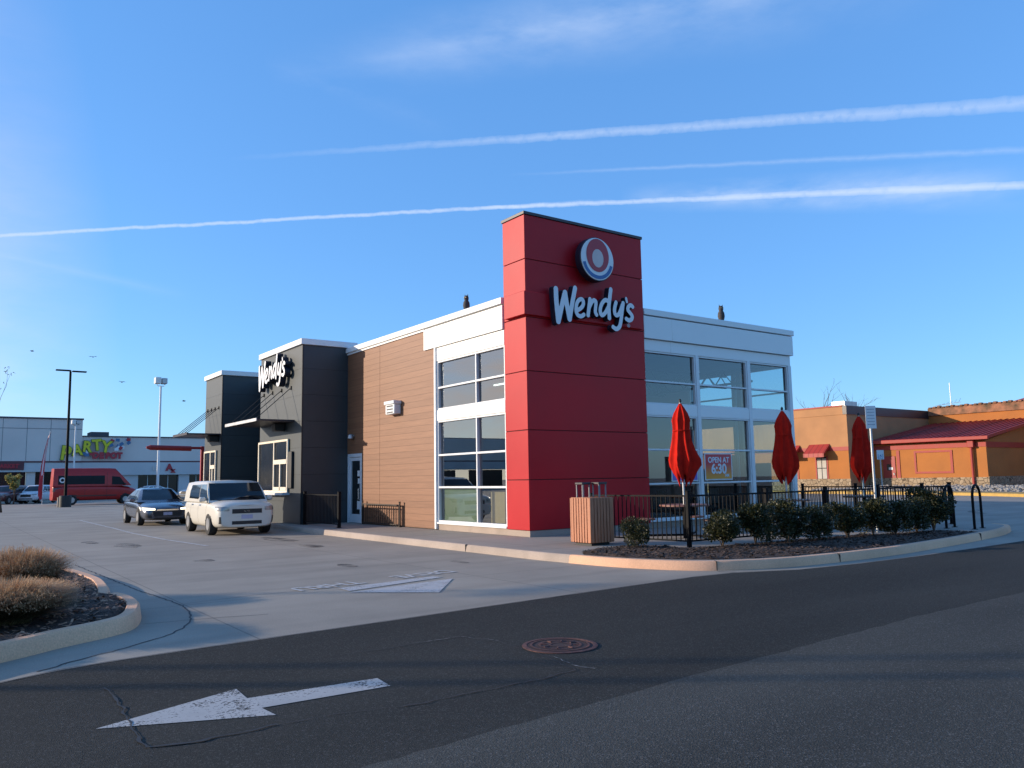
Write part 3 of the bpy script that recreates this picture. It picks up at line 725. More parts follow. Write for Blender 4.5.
# right window wall (Y side)
for (a, b) in ((4.1, 6.38), (6.50, 8.78), (8.92, 10.9)):
    grid_window(rb, 'y', .10, (a, b), (3.62, 5.15), .11, .05, [], [4.28], m_frame, m_glassR)
    grid_window(rb, 'y', .10, (a, b), (.37, 3.31), .11, .05, [], [1.37, 2.33], m_frame, m_glassR)
    B('window_band', m_white, rb, (a, b, .085, .2, 3.31, 3.62), bev=.004)
    B('window_sill', m_white, rb, (a, b, .07, .2, .32, .37), bev=.004)
B('mullion_post', m_frame, rb, (6.38, 6.50, .07, .24, .32, 5.15), bev=.006)
B('mullion_post', m_frame, rb, (8.78, 8.92, .07, .24, .32, 5.15), bev=.006)
B('corner_post', m_frame, rb, (10.9, 11.06, .07, .24, .15, 5.15), bev=.006)
# east side window wall
for (a, b) in ((.24, 2.3), (2.4, 4.4)):
    grid_window(rb, 'x', 10.9, (a, b), (3.62, 5.15), .11, .05, [], [4.28], m_frame, m_glassR)
    grid_window(rb, 'x', 10.9, (a, b), (.37, 3.31), .11, .05, [], [1.37, 2.33], m_frame, m_glassR)
    B('window_band', m_white, rb, (10.89, 11.02, a, b, 3.31, 3.62))
B('mullion_post', m_frame, rb, (10.88, 11.03, 2.3, 2.4, .32, 5.15), bev=.004)
B('side_wall', m_white, rb, (10.88, 10.945, 4.42, 23, .16, 5.2))
# inside
B('interior_floor', m_floor, rb, (.2, 10.85, .25, 23, .1, .16))
B('ceiling', m_ceil, rb, (.2, 10.85, .22, 10.6, 5.22, 5.3))
B('partition_wall', m_part, rb, (.25, 10.8, 8.5, 8.6, .16, 5.2))
for yy in (2.6, 5.6):
    m = MB(); 
    m.box(.3, 10.8, yy-.04, yy+.04, 5.02, 5.09); m.box(.3, 10.8, yy-.04, yy+.04, 4.62, 4.68)
    for k in range(15):
        x = .4+k*.7; m.tube((x, yy, 4.66), (x+.35, yy, 5.04), .018, n=5); m.tube((x+.35, yy, 5.04), (x+.7, yy, 4.66), .018, n=5)
    m.build('roof_truss', m_blackp, rb)
m = MB()
for xx in (9.4,):
    m.box(xx-.04, xx+.04, .4, 8.3, 4.98, 5.05); m.box(xx-.04, xx+.04, .4, 8.3, 4.55, 4.62)
    for k in range(11):
        y = .5+k*.7; m.tube((xx, y, 4.6), (xx, y+.35, 5.0), .018, n=5); m.tube((xx, y+.35, 5.0), (xx, y+.7, 4.6), .018, n=5)
m.build('roof_truss', m_blackp, rb)
# glass door
dr = MB()
dr.box(.0, .12, 9.545, 9.62, .15, 2.54, bev=.004); dr.box(.0, .12, 10.6, 10.70, .15, 2.54, bev=.004); dr.box(.002, .118, 9.62, 10.6, 2.42, 2.54, bev=.004)
dr.build('door_frame', m_frame, rb, True)
dl = MB(); dl.box(.03, .09, 9.63, 9.75, .16, 2.41, bev=.004); dl.box(.03, .09, 10.47, 10.59, .16, 2.41, bev=.004); dl.box(.032, .088, 9.75, 10.47, 2.29, 2.41); dl.box(.032, .088, 9.75, 10.47, .16, .45)
door = dl.build('door', m_frame, rb, True)
m = MB(); m.poly([(.06, 10.47, .45), (.06, 9.75, .45), (.06, 9.75, 2.29), (.06, 10.47, 2.29)]); m.build('pane', m_glassL, door)
m = MB(); m.path([(.03, 9.72, .95), (-.04, 9.72, .97), (-.04, 9.72, 1.33), (.03, 9.72, 1.35)], .014); m.build('handle', m_chrome, door, True)
for (z0, z1, y0, y1) in ((1.75, 1.95, 9.80, 9.98), (1.5, 1.68, 9.80, 9.95), (.62, .9, 9.78, 10.0)):
    B('notice', m_grip, door, (.048, .052, y0, y1, z0, z1))
for (x0, x1, y0, y1, z1_, mm_) in ((10.2, 10.3, .5, 1.5, 1.95, m_part), (10.1, 10.3, 1.9, 3.0, 2.25, m_blackp), (10.25, 10.4, 3.3, 4.3, 1.8, m_part), (9.0, 9.1, 5.5, 6.8, 2.4, m_blackp), (7.2, 8.6, 6.6, 6.75, 2.3, m_blackp), (4.6, 6.2, 6.9, 7.0, 2.5, m_part)):
    B('booth_partition', mm_, rb, (x0, x1, y0, y1, .16, z1_))
B('interior_column', m_slat, rb, (10.35, 10.55, 1.62, 1.8, .16, 5.2), (8.9, 9.05, 5.2, 5.4, .16, 5.2))
B('door_backing', m_part, rb, (.9, 1.0, 9.2, 10.7, .16, 2.6))
# drive-through windows
for (y0, y1, z0, z1) in ((11.85, 15.0, 1.22, 3.12), (20.75, 22.6, 1.22, 3.05)):
    ym_ = y0+(y1-y0)*.45
    f = grid_window(rb, 'x', -1.78, (y0, y1), (z0, z1), .06, .08, [ym_], [], m_cream, m_dglass, name='service_window')
    B('transom_bar', m_cream, f, (-1.80, -1.74, y0+.08, ym_-.04, z0+1.02, z0+1.18))
    B('slider_frame', m_cream, f, (-1.795, -1.74, (y0+ym_)/2-.03, (y0+ym_)/2+.05, z0+.08, z0+1.02), (-1.795, -1.74, y0+.08, ym_-.04, z0+.08, z0+.2))
    B('service_ledge', m_frame, f, (-1.98, -1.70, y0-.05, y1, z0-.08, z0))
B('drive_through_screen', m_blackp, rb, (-1.79, -1.71, 11.42, 11.78, 1.38, 2.66), bev=.01)
# canopies with hanger rods
for (y0, y1, xo, nm) in ((11.42, 15.0, -3.03, 1), (20.3, 22.75, -3.1, 2)):
    ca = B('canopy', m_redtrim, rb, (xo, -1.7, y0, y1, 3.71, 3.77))
    B('canopy_edge', m_galv if nm == 1 else m_redtrim, ca, (xo-.03, xo, y0-.02, y1, 3.69, 3.80), bev=.005)
    B('canopy_light', m_blackp, ca, (-2.1, -1.72, (y0+y1)/2-.95, (y0+y1)/2-.6, 3.42, 3.70), bev=.02)
    m = MB()
    m.bm.free()
    for k in range(4):
        m = MB(); y = y0+.35+k*(y1-y0-.7)/3; m.tube((xo+.06, y, 3.78), (-1.72, y, 4.93), .014, n=6); m.box(-1.74, -1.7, y-.04, y+.04, 4.87, 5.0); m.build('hanger_rod', m_blackp, ca)
# wall vent and door lamp
v = B('wall_vent', m_frame, rb, (-.24, .0, 6.68, 7.3, 3.68, 4.08), bev=.02)
B('vent_hood', m_frame, v, (-.28, 0, 6.65, 7.33, 4.0, 4.11), bev=.01)
B('vent_louvre', m_blackp, v, (-.243, -.236, 6.78, 7.2, 3.72, 3.76), (-.243, -.236, 6.78, 7.2, 3.82, 3.86), (-.243, -.236, 6.78, 7.2, 3.92, 3.96))
m = MB(); m.lathe([(.05, 0), (.09, -.03), (.10, -.14), (.085, -.16)], 14, center=(-.12, 10.2, 3.22)); m.box(-.1, 0, 10.17, 10.23, 3.14, 3.2); m.build('door_lamp', m_galv, rb, True)
# interior strip light (lit)
bt = thing('booth_end_panel', 'tan booth end panel inside the lowest window pane beside the red tower', 'booth', (.42, 1.95, .16))
m = MB(); m.prism([(-.03, -.36), (.03, -.36), (.03, .30), (-.03, .30)], .25, 1.08); m.build('panel', M('tan_booth', (.62, .50, .26), rough=.7), bt)
B('base', m_part, bt, (-.02, .02, -.35, .30, 0, .25))
il = thing('strip_light', 'lit strip lamp hanging inside behind the upper left windows', 'lamp', (1.9, 0, 4.42))
B('diffuser', emit_mat('lit_strip', (.85, 1, .95), 2.2), il, (-.03, .03, 1.2, 4.2, 0, .035)); B('housing', m_frame, il, (-.045, .045, 1.15, 4.25, .037, .09))
B('cable', m_blackp, il, (-.004, .004, 1.6, 1.608, .09, .8), (-.004, .004, 3.8, 3.808, .09, .8))
# posters behind glass
def gradient_mat(name, c1, c2, z0, z1):
    m, nt_, out = newmat(name); tc = N(nt_, 'ShaderNodeTexCoord'); sp = N(nt_, 'ShaderNodeSeparateXYZ'); nt_.links.new(tc.outputs['Object'], sp.inputs[0])
    f = math_node(nt_, 'DIVIDE', math_node(nt_, 'SUBTRACT', sp.outputs[2], z0), z1-z0, clamp=True)
    c = mixcol(nt_, f, c1, c2); p = N(nt_, 'ShaderNodeBsdfPrincipled'); p.inputs['Roughness'].default_value = .35; nt_.links.new(c, p.inputs['Base Color']); nt_.links.new(p.outputs[0], out.inputs[0]); return m
po = thing('window_poster', 'red and orange poster reading OPEN AT 6:30 in the window', 'poster', (7.18, .06, 1.84))
B('board', m_grip, po, (-.62, .62, 0, .012, -.40, .40))
B('print', gradient_mat('poster_print', (.75, .30, .03), (.62, .03, .05), -.3, .1), po, (-.58, .58, -.004, -.001, -.365, .365))
text_obj('OPEN AT', .23, .004, m_letface, 'lettering', po, (0, -.008, .19), FACE_Y, bold=.006)
text_obj('6:30', .40, .004, m_letface, 'lettering', po, (0, -.008, -.08), FACE_Y, bold=.012)
text_obj('AM', .13, .004, m_letface, 'lettering', po, (.36, -.008, -.27), FACE_Y, bold=.003)
po2 = thing('window_poster', 'blue and violet poster in the window behind the nearest red umbrella', 'poster', (5.70, .06, 1.78))
B('board', m_grip, po2, (-.56, .56, 0, .012, -.36, .36))
B('print', gradient_mat('poster_print_blue', (.16, .14, .50), (.10, .10, .42), -.3, .3), po2, (-.52, .52, -.004, -.001, -.325, .325))
B('print_panel', m_sred, po2, (-.2, .25, -.008, -.005, -.2, .24))
po3 = thing('window_panel', 'pale green blank board behind the lowest left window pane', 'board', (.16, 3.4, .86))
B('board', M('pale_green_board', (.50, .66, .54), rough=.7), po3, (0, .02, -.93, .93, -.44, .46))
# furniture seen inside
m_tan = M('tan_upholstery', (.42, .33, .17), rough=.7)
def dining_chair(x, y, rz, label, mat):
    c = thing('dining_chair', label, 'chair', (x, y, .16), rz, 'dining chairs inside the restaurant')
    B('seat', mat, c, (-.22, .22, -.22, .22, .42, .48), bev=.02)
    m = MB(); m.box(-.21, .21, .18, .23, .55, 1.02, bev=.02); m.build('backrest', mat, c, True)
    for sx in (-.19, .19):
        for sy in (-.19, .19): B('leg', m_blackp, c, (sx-.015, sx+.015, sy-.015, sy+.015, 0, .55 if sy > 0 else .42))
def dining_table(x, y, label):
    c = thing('dining_table', label, 'table', (x, y, .16), 0, 'dining tables inside the restaurant')
    B('tabletop', m_slat, c, (-.45, .45, -.4, .4, .72, .76), bev=.01)
    m = MB(); m.tube((0, 0, 0), (0, 0, .72), .035); m.build('pedestal', m_blackp, c); m = MB(); m.lathe([(.25, 0), (.25, .02), (.05, .04)], 20); m.build('base', m_blackp, c)
dining_chair(.9, 1.5, R(90), 'tan padded chair inside by the lowest window beside the red tower', m_tan)
dining_chair(1.7, 2.6, R(90), 'dining chair inside behind the left window wall, by the table', m_part)
dining_table(1.0, 2.4, 'dining table inside the left window wall')
for i, (x, y, lb) in enumerate(((5.3, 1.6, 'dining table inside behind the nearest umbrella'), (7.7, 1.7, 'dining table inside behind the orange and red poster'), (9.6, 1.8, 'dining table inside the far right window bay'))):
    dining_table(x, y, lb); dining_chair(x, y-.75, R(180), lb.replace('dining table', 'dining chair')+', facing its table', m_part)
# owls on the roof
m_owl = M('owl_decoy', (.05, .045, .045), rough=.8, var=.4, scale=20)
def owl(x, y, z, s, rz, label):
    o = thing('owl_decoy', label, 'owl decoy', (x, y, z), rz, 'owl decoys on the roof edge')
    m = MB(); m.lathe([(.06*s, 0), (.10*s, .06*s), (.125*s, .18*s), (.11*s, .30*s), (.07*s, .37*s), (.085*s, .43*s), (.08*s, .50*s), (.04*s, .55*s)], 16)
    for q in (-1, 1): m.tube((q*.055*s, 0, .52*s), (q*.07*s, 0, .60*s), .025*s, .004*s, n=6)
    m.build('body', m_owl, o, 'all')
    for q in (-1, 1):
        e = MB(); e.tube((q*.035*s, -.075*s, .47*s), (q*.035*s, -.085*s, .47*s), .02*s, n=10); e.build('eye', m_tan, o)
    e = MB(); e.tube((0, -.075*s, .44*s), (0, -.11*s, .42*s), .015*s, .002*s, n=6); e.build('beak', m_blackp, o)
owl(.08, 2.9, 6.335, .80, R(-70), 'dark owl decoy on the sunlit roof edge left of the red tower')
owl(7.7, .12, 6.335, .88, R(-20), 'dark owl decoy on the shaded roof edge right of the red tower')

# ------------------------------------------------------------------ rails and fences
def picket_run(root, a, b, z0, zb, zt, posts, spacing=.115, post_w=.06, mat=m_black, pz=None):
    a, b = Vector(a), Vector(b); L = (b-a).length; d = (b-a)/L; rz = Matrix.Rotation(math.atan2(d.y, d.x), 4, 'Z')
    pp = sorted(posts)
    for t in pp:
        p = a+d*t; m = MB(); m.box(-post_w/2, post_w/2, -post_w/2, post_w/2, 0, (pz or zt+.07)-z0, bev=.004); m.box(-post_w/2-.008, post_w/2+.008, -post_w/2-.008, post_w/2+.008, (pz or zt+.07)-z0, (pz or zt+.07)-z0+.02, bev=.004)
        m.box(-post_w/2-.03, post_w/2+.03, -post_w/2-.03, post_w/2+.03, 0, .012)
        o = m.build('post', mat, root, True); o.location = (p.x, p.y, z0); o.rotation_euler = (0, 0, math.atan2(d.y, d.x))
    for t0, t1 in zip(pp, pp[1:]):
        l = t1-t0-post_w; m = MB()
        m.box(0, l, -.014, .014, zt-.035-z0, zt-z0); m.box(0, l, -.014, .014, zb-z0, zb+.03-z0)
        n = max(1, int(l/spacing)); 
        for k in range(n):
            x = (k+.5)*l/n; m.box(x-.008, x+.008, -.008, .008, zb+.001-z0, zt-.036-z0)
        o = m.build('panel', mat, root); p = a+d*(t0+post_w/2); o.location = (p.x, p.y, z0); o.rotation_euler = (0, 0, math.atan2(d.y, d.x))
pf = thing('patio_fence', 'black metal picket fence round the patio', 'fence')
picket_run(pf, (.38, -4.80, 0), (10.75, -4.93, 0), .149, .27, 1.20, [0, 2.47, 4.65, 6.85, 8.95, 10.37], post_w=.075, pz=1.27)
picket_run(pf, (10.75, -4.93, 0), (10.95, -.1, 0), .149, .27, 1.18, [0.001, 2.85, 4.75], post_w=.07, pz=1.25)
picket_run(pf, (.38, -4.80, 0), (.08, -2.2, 0), .149, .27, 1.20, [0.001, 2.6], post_w=.05, pz=1.22)
gr = thing('guard_rail', 'low black rail along the wood wall right of the glass door', 'railing')
picket_run(gr, (-.12, 6.55, 0), (-.12, 9.2, 0), .149, .2, .84, [0, 2.65], post_w=.045, spacing=.15, mat=M('bronze_rail', (.03, .018, .012), rough=.5))
gp = thing('guard_rail', 'dark railing by the glass door ending in a thick kerbside post', 'railing')
picket_run(gp, (-1.6, 7.75, 0), (-1.6, 10.6, 0), .149, .24, 1.18, [0, 2.85], post_w=.09)
# bike racks
def bike_rack(x, y, rz, label):
    r = thing('bike_rack', label, 'bike rack', (x, y, .149), rz, 'hoop bike racks')
    pts = [(-.30, 0, 0), (-.30, 0, .75)]+[(-.30*math.cos(a), 0, .78+.30*math.sin(a)) for a in [PI*k/12 for k in range(13)]]+[(.30, 0, .75), (.30, 0, 0)]
    m = MB(); m.path(pts, .032, 10); m.build('hoop', m_black, r, True)
    for q in (-.3, .3):
        m = MB(); m.lathe([(.07, 0), (.07, .012), (.035, .014)], 14, center=(q, 0, 0)); m.build('foot_plate', m_black, r)
bike_rack(9.30, -6.28, R(8), 'black hoop bike rack standing clear at the right end of the kerb')
bike_rack(9.25, -5.62, R(8), 'black hoop bike rack half hidden by the last shrub')
# parking sign
def street_sign(name, x, y, z, top, w_, h_, label, cat, mp, plates, rz=R(-35), pr=.03):
    s = thing(name, label, cat, (x, y, z), rz)
    m = MB(); m.tube((0, 0, 0), (0, 0, top-z), pr, n=10); m.build('pole', m_galv, s, True)
    B('plate', m_frame, s, (-w_/2, w_/2, -pr-.012, -pr-.006, top-z-h_, top-z), bev=.003)
    return s
s1 = street_sign('parking_sign', 6.7, -5.12, .15, 3.22, .27, .56, 'tall grey pole with a small pale notice plate behind the shrubs', 'sign', None, None, rz=R(-30))
m_faintink = M('sign_ink', (.42, .45, .50), rough=.6)
for k in range(6): B('text_line', m_faintink, s1, (-.095, .095, -.047, -.043, 2.60+k*.075, 2.60+k*.075+.022))
s2 = street_sign('accessible_parking_sign', 23.0, 4.0, 0, 2.58, .32, .42, 'small white and blue accessible parking sign on a thin pole by the orange building', 'sign', None, None, rz=R(-38), pr=.025)
B('symbol_field', m_blue, s2, (-.11, .11, -.042, -.038, 2.2, 2.4)); text_obj('♿', .18, .002, m_letface, 'symbol', s2, (0, -.044, 2.3), FACE_Y)
s3 = street_sign('small_post_sign', 36, 26.0, 0, 2.6, .3, .3, 'slim white post before the small red awning', 'sign', None, None, pr=.05)
# trash bin
m_legs = M('grey_steel', (.20, .20, .21), rough=.6)
tb = thing('trash_bin', 'square wood-slatted bin with two dark raised covers by the patio fence', 'trash bin', (-.36, -2.72, .149)); tb.scale = (.95, .95, 1.0)
m = MB(); m.box(-.30, .30, -.30, .30, .05, .98); m.build('inner_box', m_blackp, tb)
m = MB()
for k in range(7):
    c = -.273+k*.091
    for s_ in (-1, 1):
        m.box(c-.036, c+.036, s_*.33-.018, s_*.33+.018, .06, 1.0, bev=.006); m.box(s_*.33-.018, s_*.33+.018, c-.036, c+.036, .06, 1.0, bev=.006)
for sx in (-1, 1):
    for sy in (-1, 1): m.box(sx*.325-.028, sx*.325+.028, sy*.325-.028, sy*.325+.028, .06, 1.0, bev=.012)
m.build('slats', m_slat, tb, True)
B('base', m_blackp, tb, (-.27, .27, -.27, .27, 0, .06)); B('top_rim', m_slat, tb, (-.33, .33, -.33, .33, .985, 1.01))
for (cx, cy) in ((-.15, .11), (.15, -.11)):
    cv = B('cover', m_redtrim, tb, (cx-.13, cx+.13, cy-.13, cy+.13, 1.285, 1.335), bev=.008)
    for sx in (-.10, .10):
        for sy in (-.10, .10): B('cover_leg', m_legs, cv, (cx+sx-.012, cx+sx+.012, cy+sy-.012, cy+sy+.012, 1.01, 1.31))
# umbrellas and tables
def umbrella(x, y, top, label, seed, bulge):
    u = thing('patio_umbrella', label, 'umbrella', (x, y, .149), 0, 'closed red umbrellas on the patio')
    H_ = top-.149
    m = MB(); m.tube((0, 0, 0), (0, 0, H_), .024, n=10); m.build('pole', m_galv, u, True)
    m = MB(); m.lathe([(.03, 0), (.035, .05), (.012, .09)], 10, center=(0, 0, H_-.02)); m.build('finial', m_blackp, u, True)
    rnd = random.Random(seed); bm = bmesh.new(); n = 96; rings = []
    prof = [(.03, 0), (.09, .1), (.165, .24), (.215, .40), (.205, .46), (.20, .60), (.22, .85), (.265, 1.10), (.31, 1.32), (.30, 1.48), (.22, 1.66), (.13, 1.80)]
    ph = [rnd.uniform(0, 6.28) for _ in range(4)]
    for r, z in prof:
        ring = []; q = z/1.8
        for k in range(n):
            a = 2*PI*k/n
            rr = r*.9*(1+(.16+.16*q)*(1.2-2*abs(math.sin(4*a+ph[0]+q*.5))**.7)+(.10*q)*math.cos(3*a+ph[1])+.07*q*math.cos(11*a+ph[2]+2*q))
            bx = bulge[0]*max(0, q-.4)*math.exp(-((q-.78)/.2)**2); by = bulge[1]*math.exp(-((q-.78)/.2)**2)
            hem = (.10*math.cos(8*a+ph[0])+.05*math.cos(3*a+ph[3])) if q > .75 else 0
            ring.append(bm.verts.new((rr*math.cos(a)+bx*(.5+.5*math.cos(a)), rr*math.sin(a)+by, H_-.04-z-hem*(q-.75)*4)))
        rings.append(ring)
    for i in range(len(rings)-1):
        for k in range(n): bm.faces.new((rings[i][k], rings[i+1][k], rings[i+1][(k+1) % n], rings[i][(k+1) % n]))
    bm.faces.new(rings[0])
    m = MB(); m._add(bm); o = m.build('canopy', m_canvas, u, 'all')
    m = MB(); m.path([(.20*math.cos(2*PI*k/24), .20*math.sin(2*PI*k/24), H_-.68) for k in range(25)], .012, 6); m.build('tie_strap', m_canvas, o)
umbrella(2.25, -3.0, 3.32, 'nearest closed red umbrella, brightest, right beside the red tower', 3, (.45, -.02))
umbrella(6.15, -3.0, 3.28, 'closed red umbrella at the right corner of the window wall', 5, (.1, 0))
umbrella(9.75, -3.0, 3.25, 'shaded closed red umbrella in front of the orange building', 9, (-.05, 0))
def patio_table(x, y, label, mat):
    t = thing('patio_table', label, 'table', (x, y, .149), 0, 'round patio tables')
    m = MB(); m.lathe([(.56, .735), (.57, .745), (.57, .77), (.56, .778), (.04, .778)], 32); m.build('tabletop', mat, t, True)
    m = MB(); m.tube((0, 0, 0), (0, 0, .74), .05); m.build('pedestal', m_black, t, True)
    for k in range(3):
        a = R(25+120*k); c, s_ = math.cos(a), math.sin(a)
        b = MB(); b.lathe([(.19, .43), (.2, .44), (.2, .46), (.19, .47)], 20, center=(c*.88, s_*.88, 0)); o = b.build('seat', mat, t, True)
        b = MB(); b.path([(0, 0, .08), (c*.8, s_*.8, .08), (c*.88, s_*.88, .12), (c*.88, s_*.88, .43)], .025); b.build('seat_arm', m_black, t, True)
m_tabler = M('table_brown_red', (.22, .10, .075), rough=.5)
patio_table(2.25, -3.0, 'round brown patio table under the nearest umbrella', m_tabler)
patio_table(6.15, -3.0, 'round brown patio table under the middle umbrella', m_tabler)
patio_table(9.75, -3.0, 'round dark patio table under the farthest umbrella', m_blackp)

# ------------------------------------------------------------------ vegetation
def leaf_cloud(n, rad, cz, size, seed, squash=1., lumps=9):
    rnd = random.Random(seed); L = []
    for _ in range(lumps):
        a = rnd.uniform(0, 2*PI); r = rad*rnd.uniform(.1, .62); L.append((Vector((r*math.cos(a), r*math.sin(a), cz+rnd.uniform(-.62, .55)*rad*squash)), rad*rnd.uniform(.30, .55)))
    V, F = [], []
    for _ in range(n):
        c, rr = rnd.choice(L)
        d = Vector((rnd.gauss(0, 1), rnd.gauss(0, 1), rnd.gauss(0, 1))).normalized()*rr*rnd.uniform(.35, 1.08)**.6
        p = c+Vector((d.x, d.y, d.z*1.1))
        u = (d.normalized()+Vector((rnd.gauss(0, .6), rnd.gauss(0, .6), rnd.gauss(.3, .6)))).normalized(); s = u.orthogonal().normalized()
        s.rotate(Matrix.Rotation(rnd.random()*6.28, 3, u)); l = size*rnd.uniform(.6, 1.3); wd = l*.38
        i = len(V); V += [p, p+u*l*.5+s*wd, p+u*l, p+u*l*.5-s*wd]; F.append((i, i+1, i+2, i+3))
    return V, F, L
def shrub(seed, n=6500, rad=.40, cz=.46):
    V, F, L = leaf_cloud(n, rad, cz, .038, seed, lumps=14)
    me = bpy.data.meshes.new('leaves'); me.from_pydata(V, [], F); me.materials.append(m_bush)
    s = MB()
    for c, rr in L[:7]: s.path([(0, 0, -.02), (c.x*.3, c.y*.3, c.z*.45), tuple(c)], [.012, .008, .004], 5)
    me2 = bpy.data.meshes.new('stems'); s.bm.to_mesh(me2); s.bm.free(); me2.materials.append(m_stem)
    return me, me2
SH = [shrub(11), shrub(23), shrub(37), shrub(51)]
bush_spots = [(-.45, -4.15, .78, 0, 'low round shrub standing alone between the slatted bin and the fence corner'),
 (.72, -5.35, 1.0, 1, 'shrub just right of the fence corner post, leaves thin and yellowish'),
 (1.62, -5.45, .98, 2, 'second shrub right of the fence corner post'),
 (2.5, -5.6, 1.05, 3, 'third shrub right of the fence corner, below the OPEN AT poster'),
 (3.45, -5.68, .98, 0, 'fourth shrub right of the fence corner, wide and dark'),
 (4.4, -5.75, 1.0, 1, 'shrub in the middle of the fence row, left of the sign pole'),
 (5.25, -5.85, .98, 2, 'shrub just left of the tall sign pole'),
 (6.1, -5.9, .96, 3, 'shrub right at the foot of the tall sign pole'),
 (6.95, -5.95, .98, 0, 'next to last shrub before the bike racks'),
 (7.95, -5.85, 1.22, 1, 'last and tallest shrub, beside the bike racks')]
for x, y, s, v, lb in bush_spots:
    t = thing('shrub', lb, 'shrub', (x, y, .17), random.uniform(0, 6.28), 'shrubs planted along the patio fence')
    kx = 1 if x < 0 else 1.28; t.scale = (s*kx, s*kx*.95, s*(1.0+.10*math.sin(x*5)))
    for nm, me in zip(('leaves', 'stems'), SH[v]):
        o = link(bpy.data.objects.new(nm, me)); o.parent = t
def grass_clump(x, y, z, rad, h, n, seed, label):
    rnd = random.Random(seed); t = thing('ornamental_grass', label, 'grass clump', (x, y, z), 0, 'dry ornamental grasses on the traffic island')
    for nm, mat, cnt, hh, wdt in (('blades', m_grass2, n, .62, .005), ('seed_heads', m_grass1, int(n*1.1), 1.0, .0035)):
        V, F = [], []
        for _ in range(cnt):
            a = rnd.uniform(0, 2*PI); r0 = rad*.35*math.sqrt(rnd.random()); lean = rnd.uniform(.05, 1.)**.8; l = h*hh*rnd.uniform(.65, 1.15)
            d = Vector((math.cos(a), math.sin(a), 0)); b0 = Vector((math.cos(a+rnd.uniform(-1, 1))*r0, math.sin(a+rnd.uniform(-1, 1))*r0, 0)); sd_ = Vector((-d.y, d.x, 0))*wdt*rnd.uniform(.7, 1.3)
            pts = [b0+d*rad*.95*lean*(q**1.6)+Vector((0, 0, l*(q-.30*lean*q*q))) for q in (0, .35, .7, 1)]
            ws = (1, 1, .7, .12) if nm == 'blades' else (.5, .5, 1.6, .3)
            i = len(V)
            for p, ww in zip(pts, ws): V += [p-sd_*ww, p+sd_*ww]
            F += [(i, i+1, i+3, i+2), (i+2, i+3, i+5, i+4), (i+4, i+5, i+7, i+6)]
            if nm == 'seed_heads':
                for _k in range(3):
                    p = pts[3].lerp(pts[2], rnd.random()*.7); q = p+Vector((rnd.uniform(-.02, .02), rnd.uniform(-.02, .02), rnd.uniform(.0, .03))); j = len(V); V += [p-sd_, p+sd_, q]; F.append((j, j+1, j+2))
        me = bpy.data.meshes.new(nm); me.from_pydata(V, [], F); me.materials.append(mat); o = link(bpy.data.objects.new(nm, me)); o.parent = t
grass_clump(-11.4, -5.6, .12, .74, .47, 6000, 1, 'nearest wide clump of dry tan grass at the left edge of the photo')
grass_clump(-10.95, -2.9, .12, .62, .62, 4200, 2, 'clump of dry reddish grass at the back of the island, nearest its tip')
grass_clump(-10.95, -4.35, .12, .46, .33, 2600, 7, 'low pale grass clump between the nearest clump and the reddish back clump')
grass_clump(-12.0, -3.9, .12, .6, .46, 2600, 3, 'dry grass clump at the far left of the island, behind the nearest one')
grass_clump(-12.1, -6.6, .12, .4, .24, 1600, 5, 'small green brown grass clump low behind the island kerb')
grass_clump(-12.2, -1.2, .12, .55, .6, 2000, 4, 'farthest dry grass clump on the island')
def tree(name, label, loc, h, seed, spread=.5, r0=.08, depth=5, leafmat=None, nleaf=0, lsize=.08, lean=(0, 0), first=.3, twigs=2, group=None, stem=m_stem):
    rnd = random.Random(seed); t = thing(name, label, 'tree', loc, 0, group)
    tr, br = MB(), MB(); tips = []
    def grow(p, d, l, r, lv, m):
        pts = [p]; q = p; dd = d
        for k in range(4):
            dd = (dd+Vector((rnd.gauss(0, .09), rnd.gauss(0, .09), rnd.gauss(.03, .05)))).normalized(); q = q+dd*l/4; pts.append(q)
        m.path([tuple(x) for x in pts], [r*(1-.12*k) for k in range(5)], 6 if lv < 2 else 4)
        if lv >= depth: tips.append((pts[-1], dd)); return
        for k in range(twigs+(1 if lv < 2 else 0)):
            a = rnd.uniform(0, 6.28); e = dd.orthogonal().normalized(); e.rotate(Matrix.Rotation(a, 3, dd))
            nd = (dd+e*spread*rnd.uniform(.6, 1.3)+Vector((0, 0, .12))).normalized(); s = pts[rnd.choice((2, 3, 4))] if k else pts[4]
            grow(s, nd, l*rnd.uniform(.6, .85), r*.58, lv+1, br)
    grow(Vector((0, 0, 0)), Vector((lean[0], lean[1], 1)).normalized(), h*first, r0, 0, tr)
    tr.build('trunk', stem, t, 'all'); br.build('branches', stem, t, 'all')
    if nleaf:
        V, F = [], []
        for _ in range(nleaf):
            p, dd = rnd.choice(tips); p = p+Vector((rnd.gauss(0, .12), rnd.gauss(0, .12), rnd.gauss(0, .12)))*h*.12
            u = Vector((rnd.gauss(0, 1), rnd.gauss(0, 1), rnd.gauss(0, 1))).normalized(); s = u.orthogonal()*.4*lsize; u = u*lsize; i = len(V); V += [p-u-s, p+u-s, p+u+s, p-u+s]; F.append((i, i+1, i+2, i+3))
        me = bpy.data.meshes.new('crown'); me.from_pydata(V, [], F); me.materials.append(leafmat); o = link(bpy.data.objects.new('crown', me)); o.parent = t
    return t
m_lf_y = leaf_mat('yellow_leaf', (.25, .20, .05), (.45, .38, .10)); m_lf_d = leaf_mat('sparse_dark_leaf', (.06, .06, .05), (.12, .11, .09))
tree('young_bare_tree', 'thin nearly bare young tree at the left edge of the photo', (-8.3, 43.9, 0), 11.2, 12, spread=.34, r0=.10, depth=4, leafmat=m_lf_d, nleaf=260, lsize=.05, first=.36)
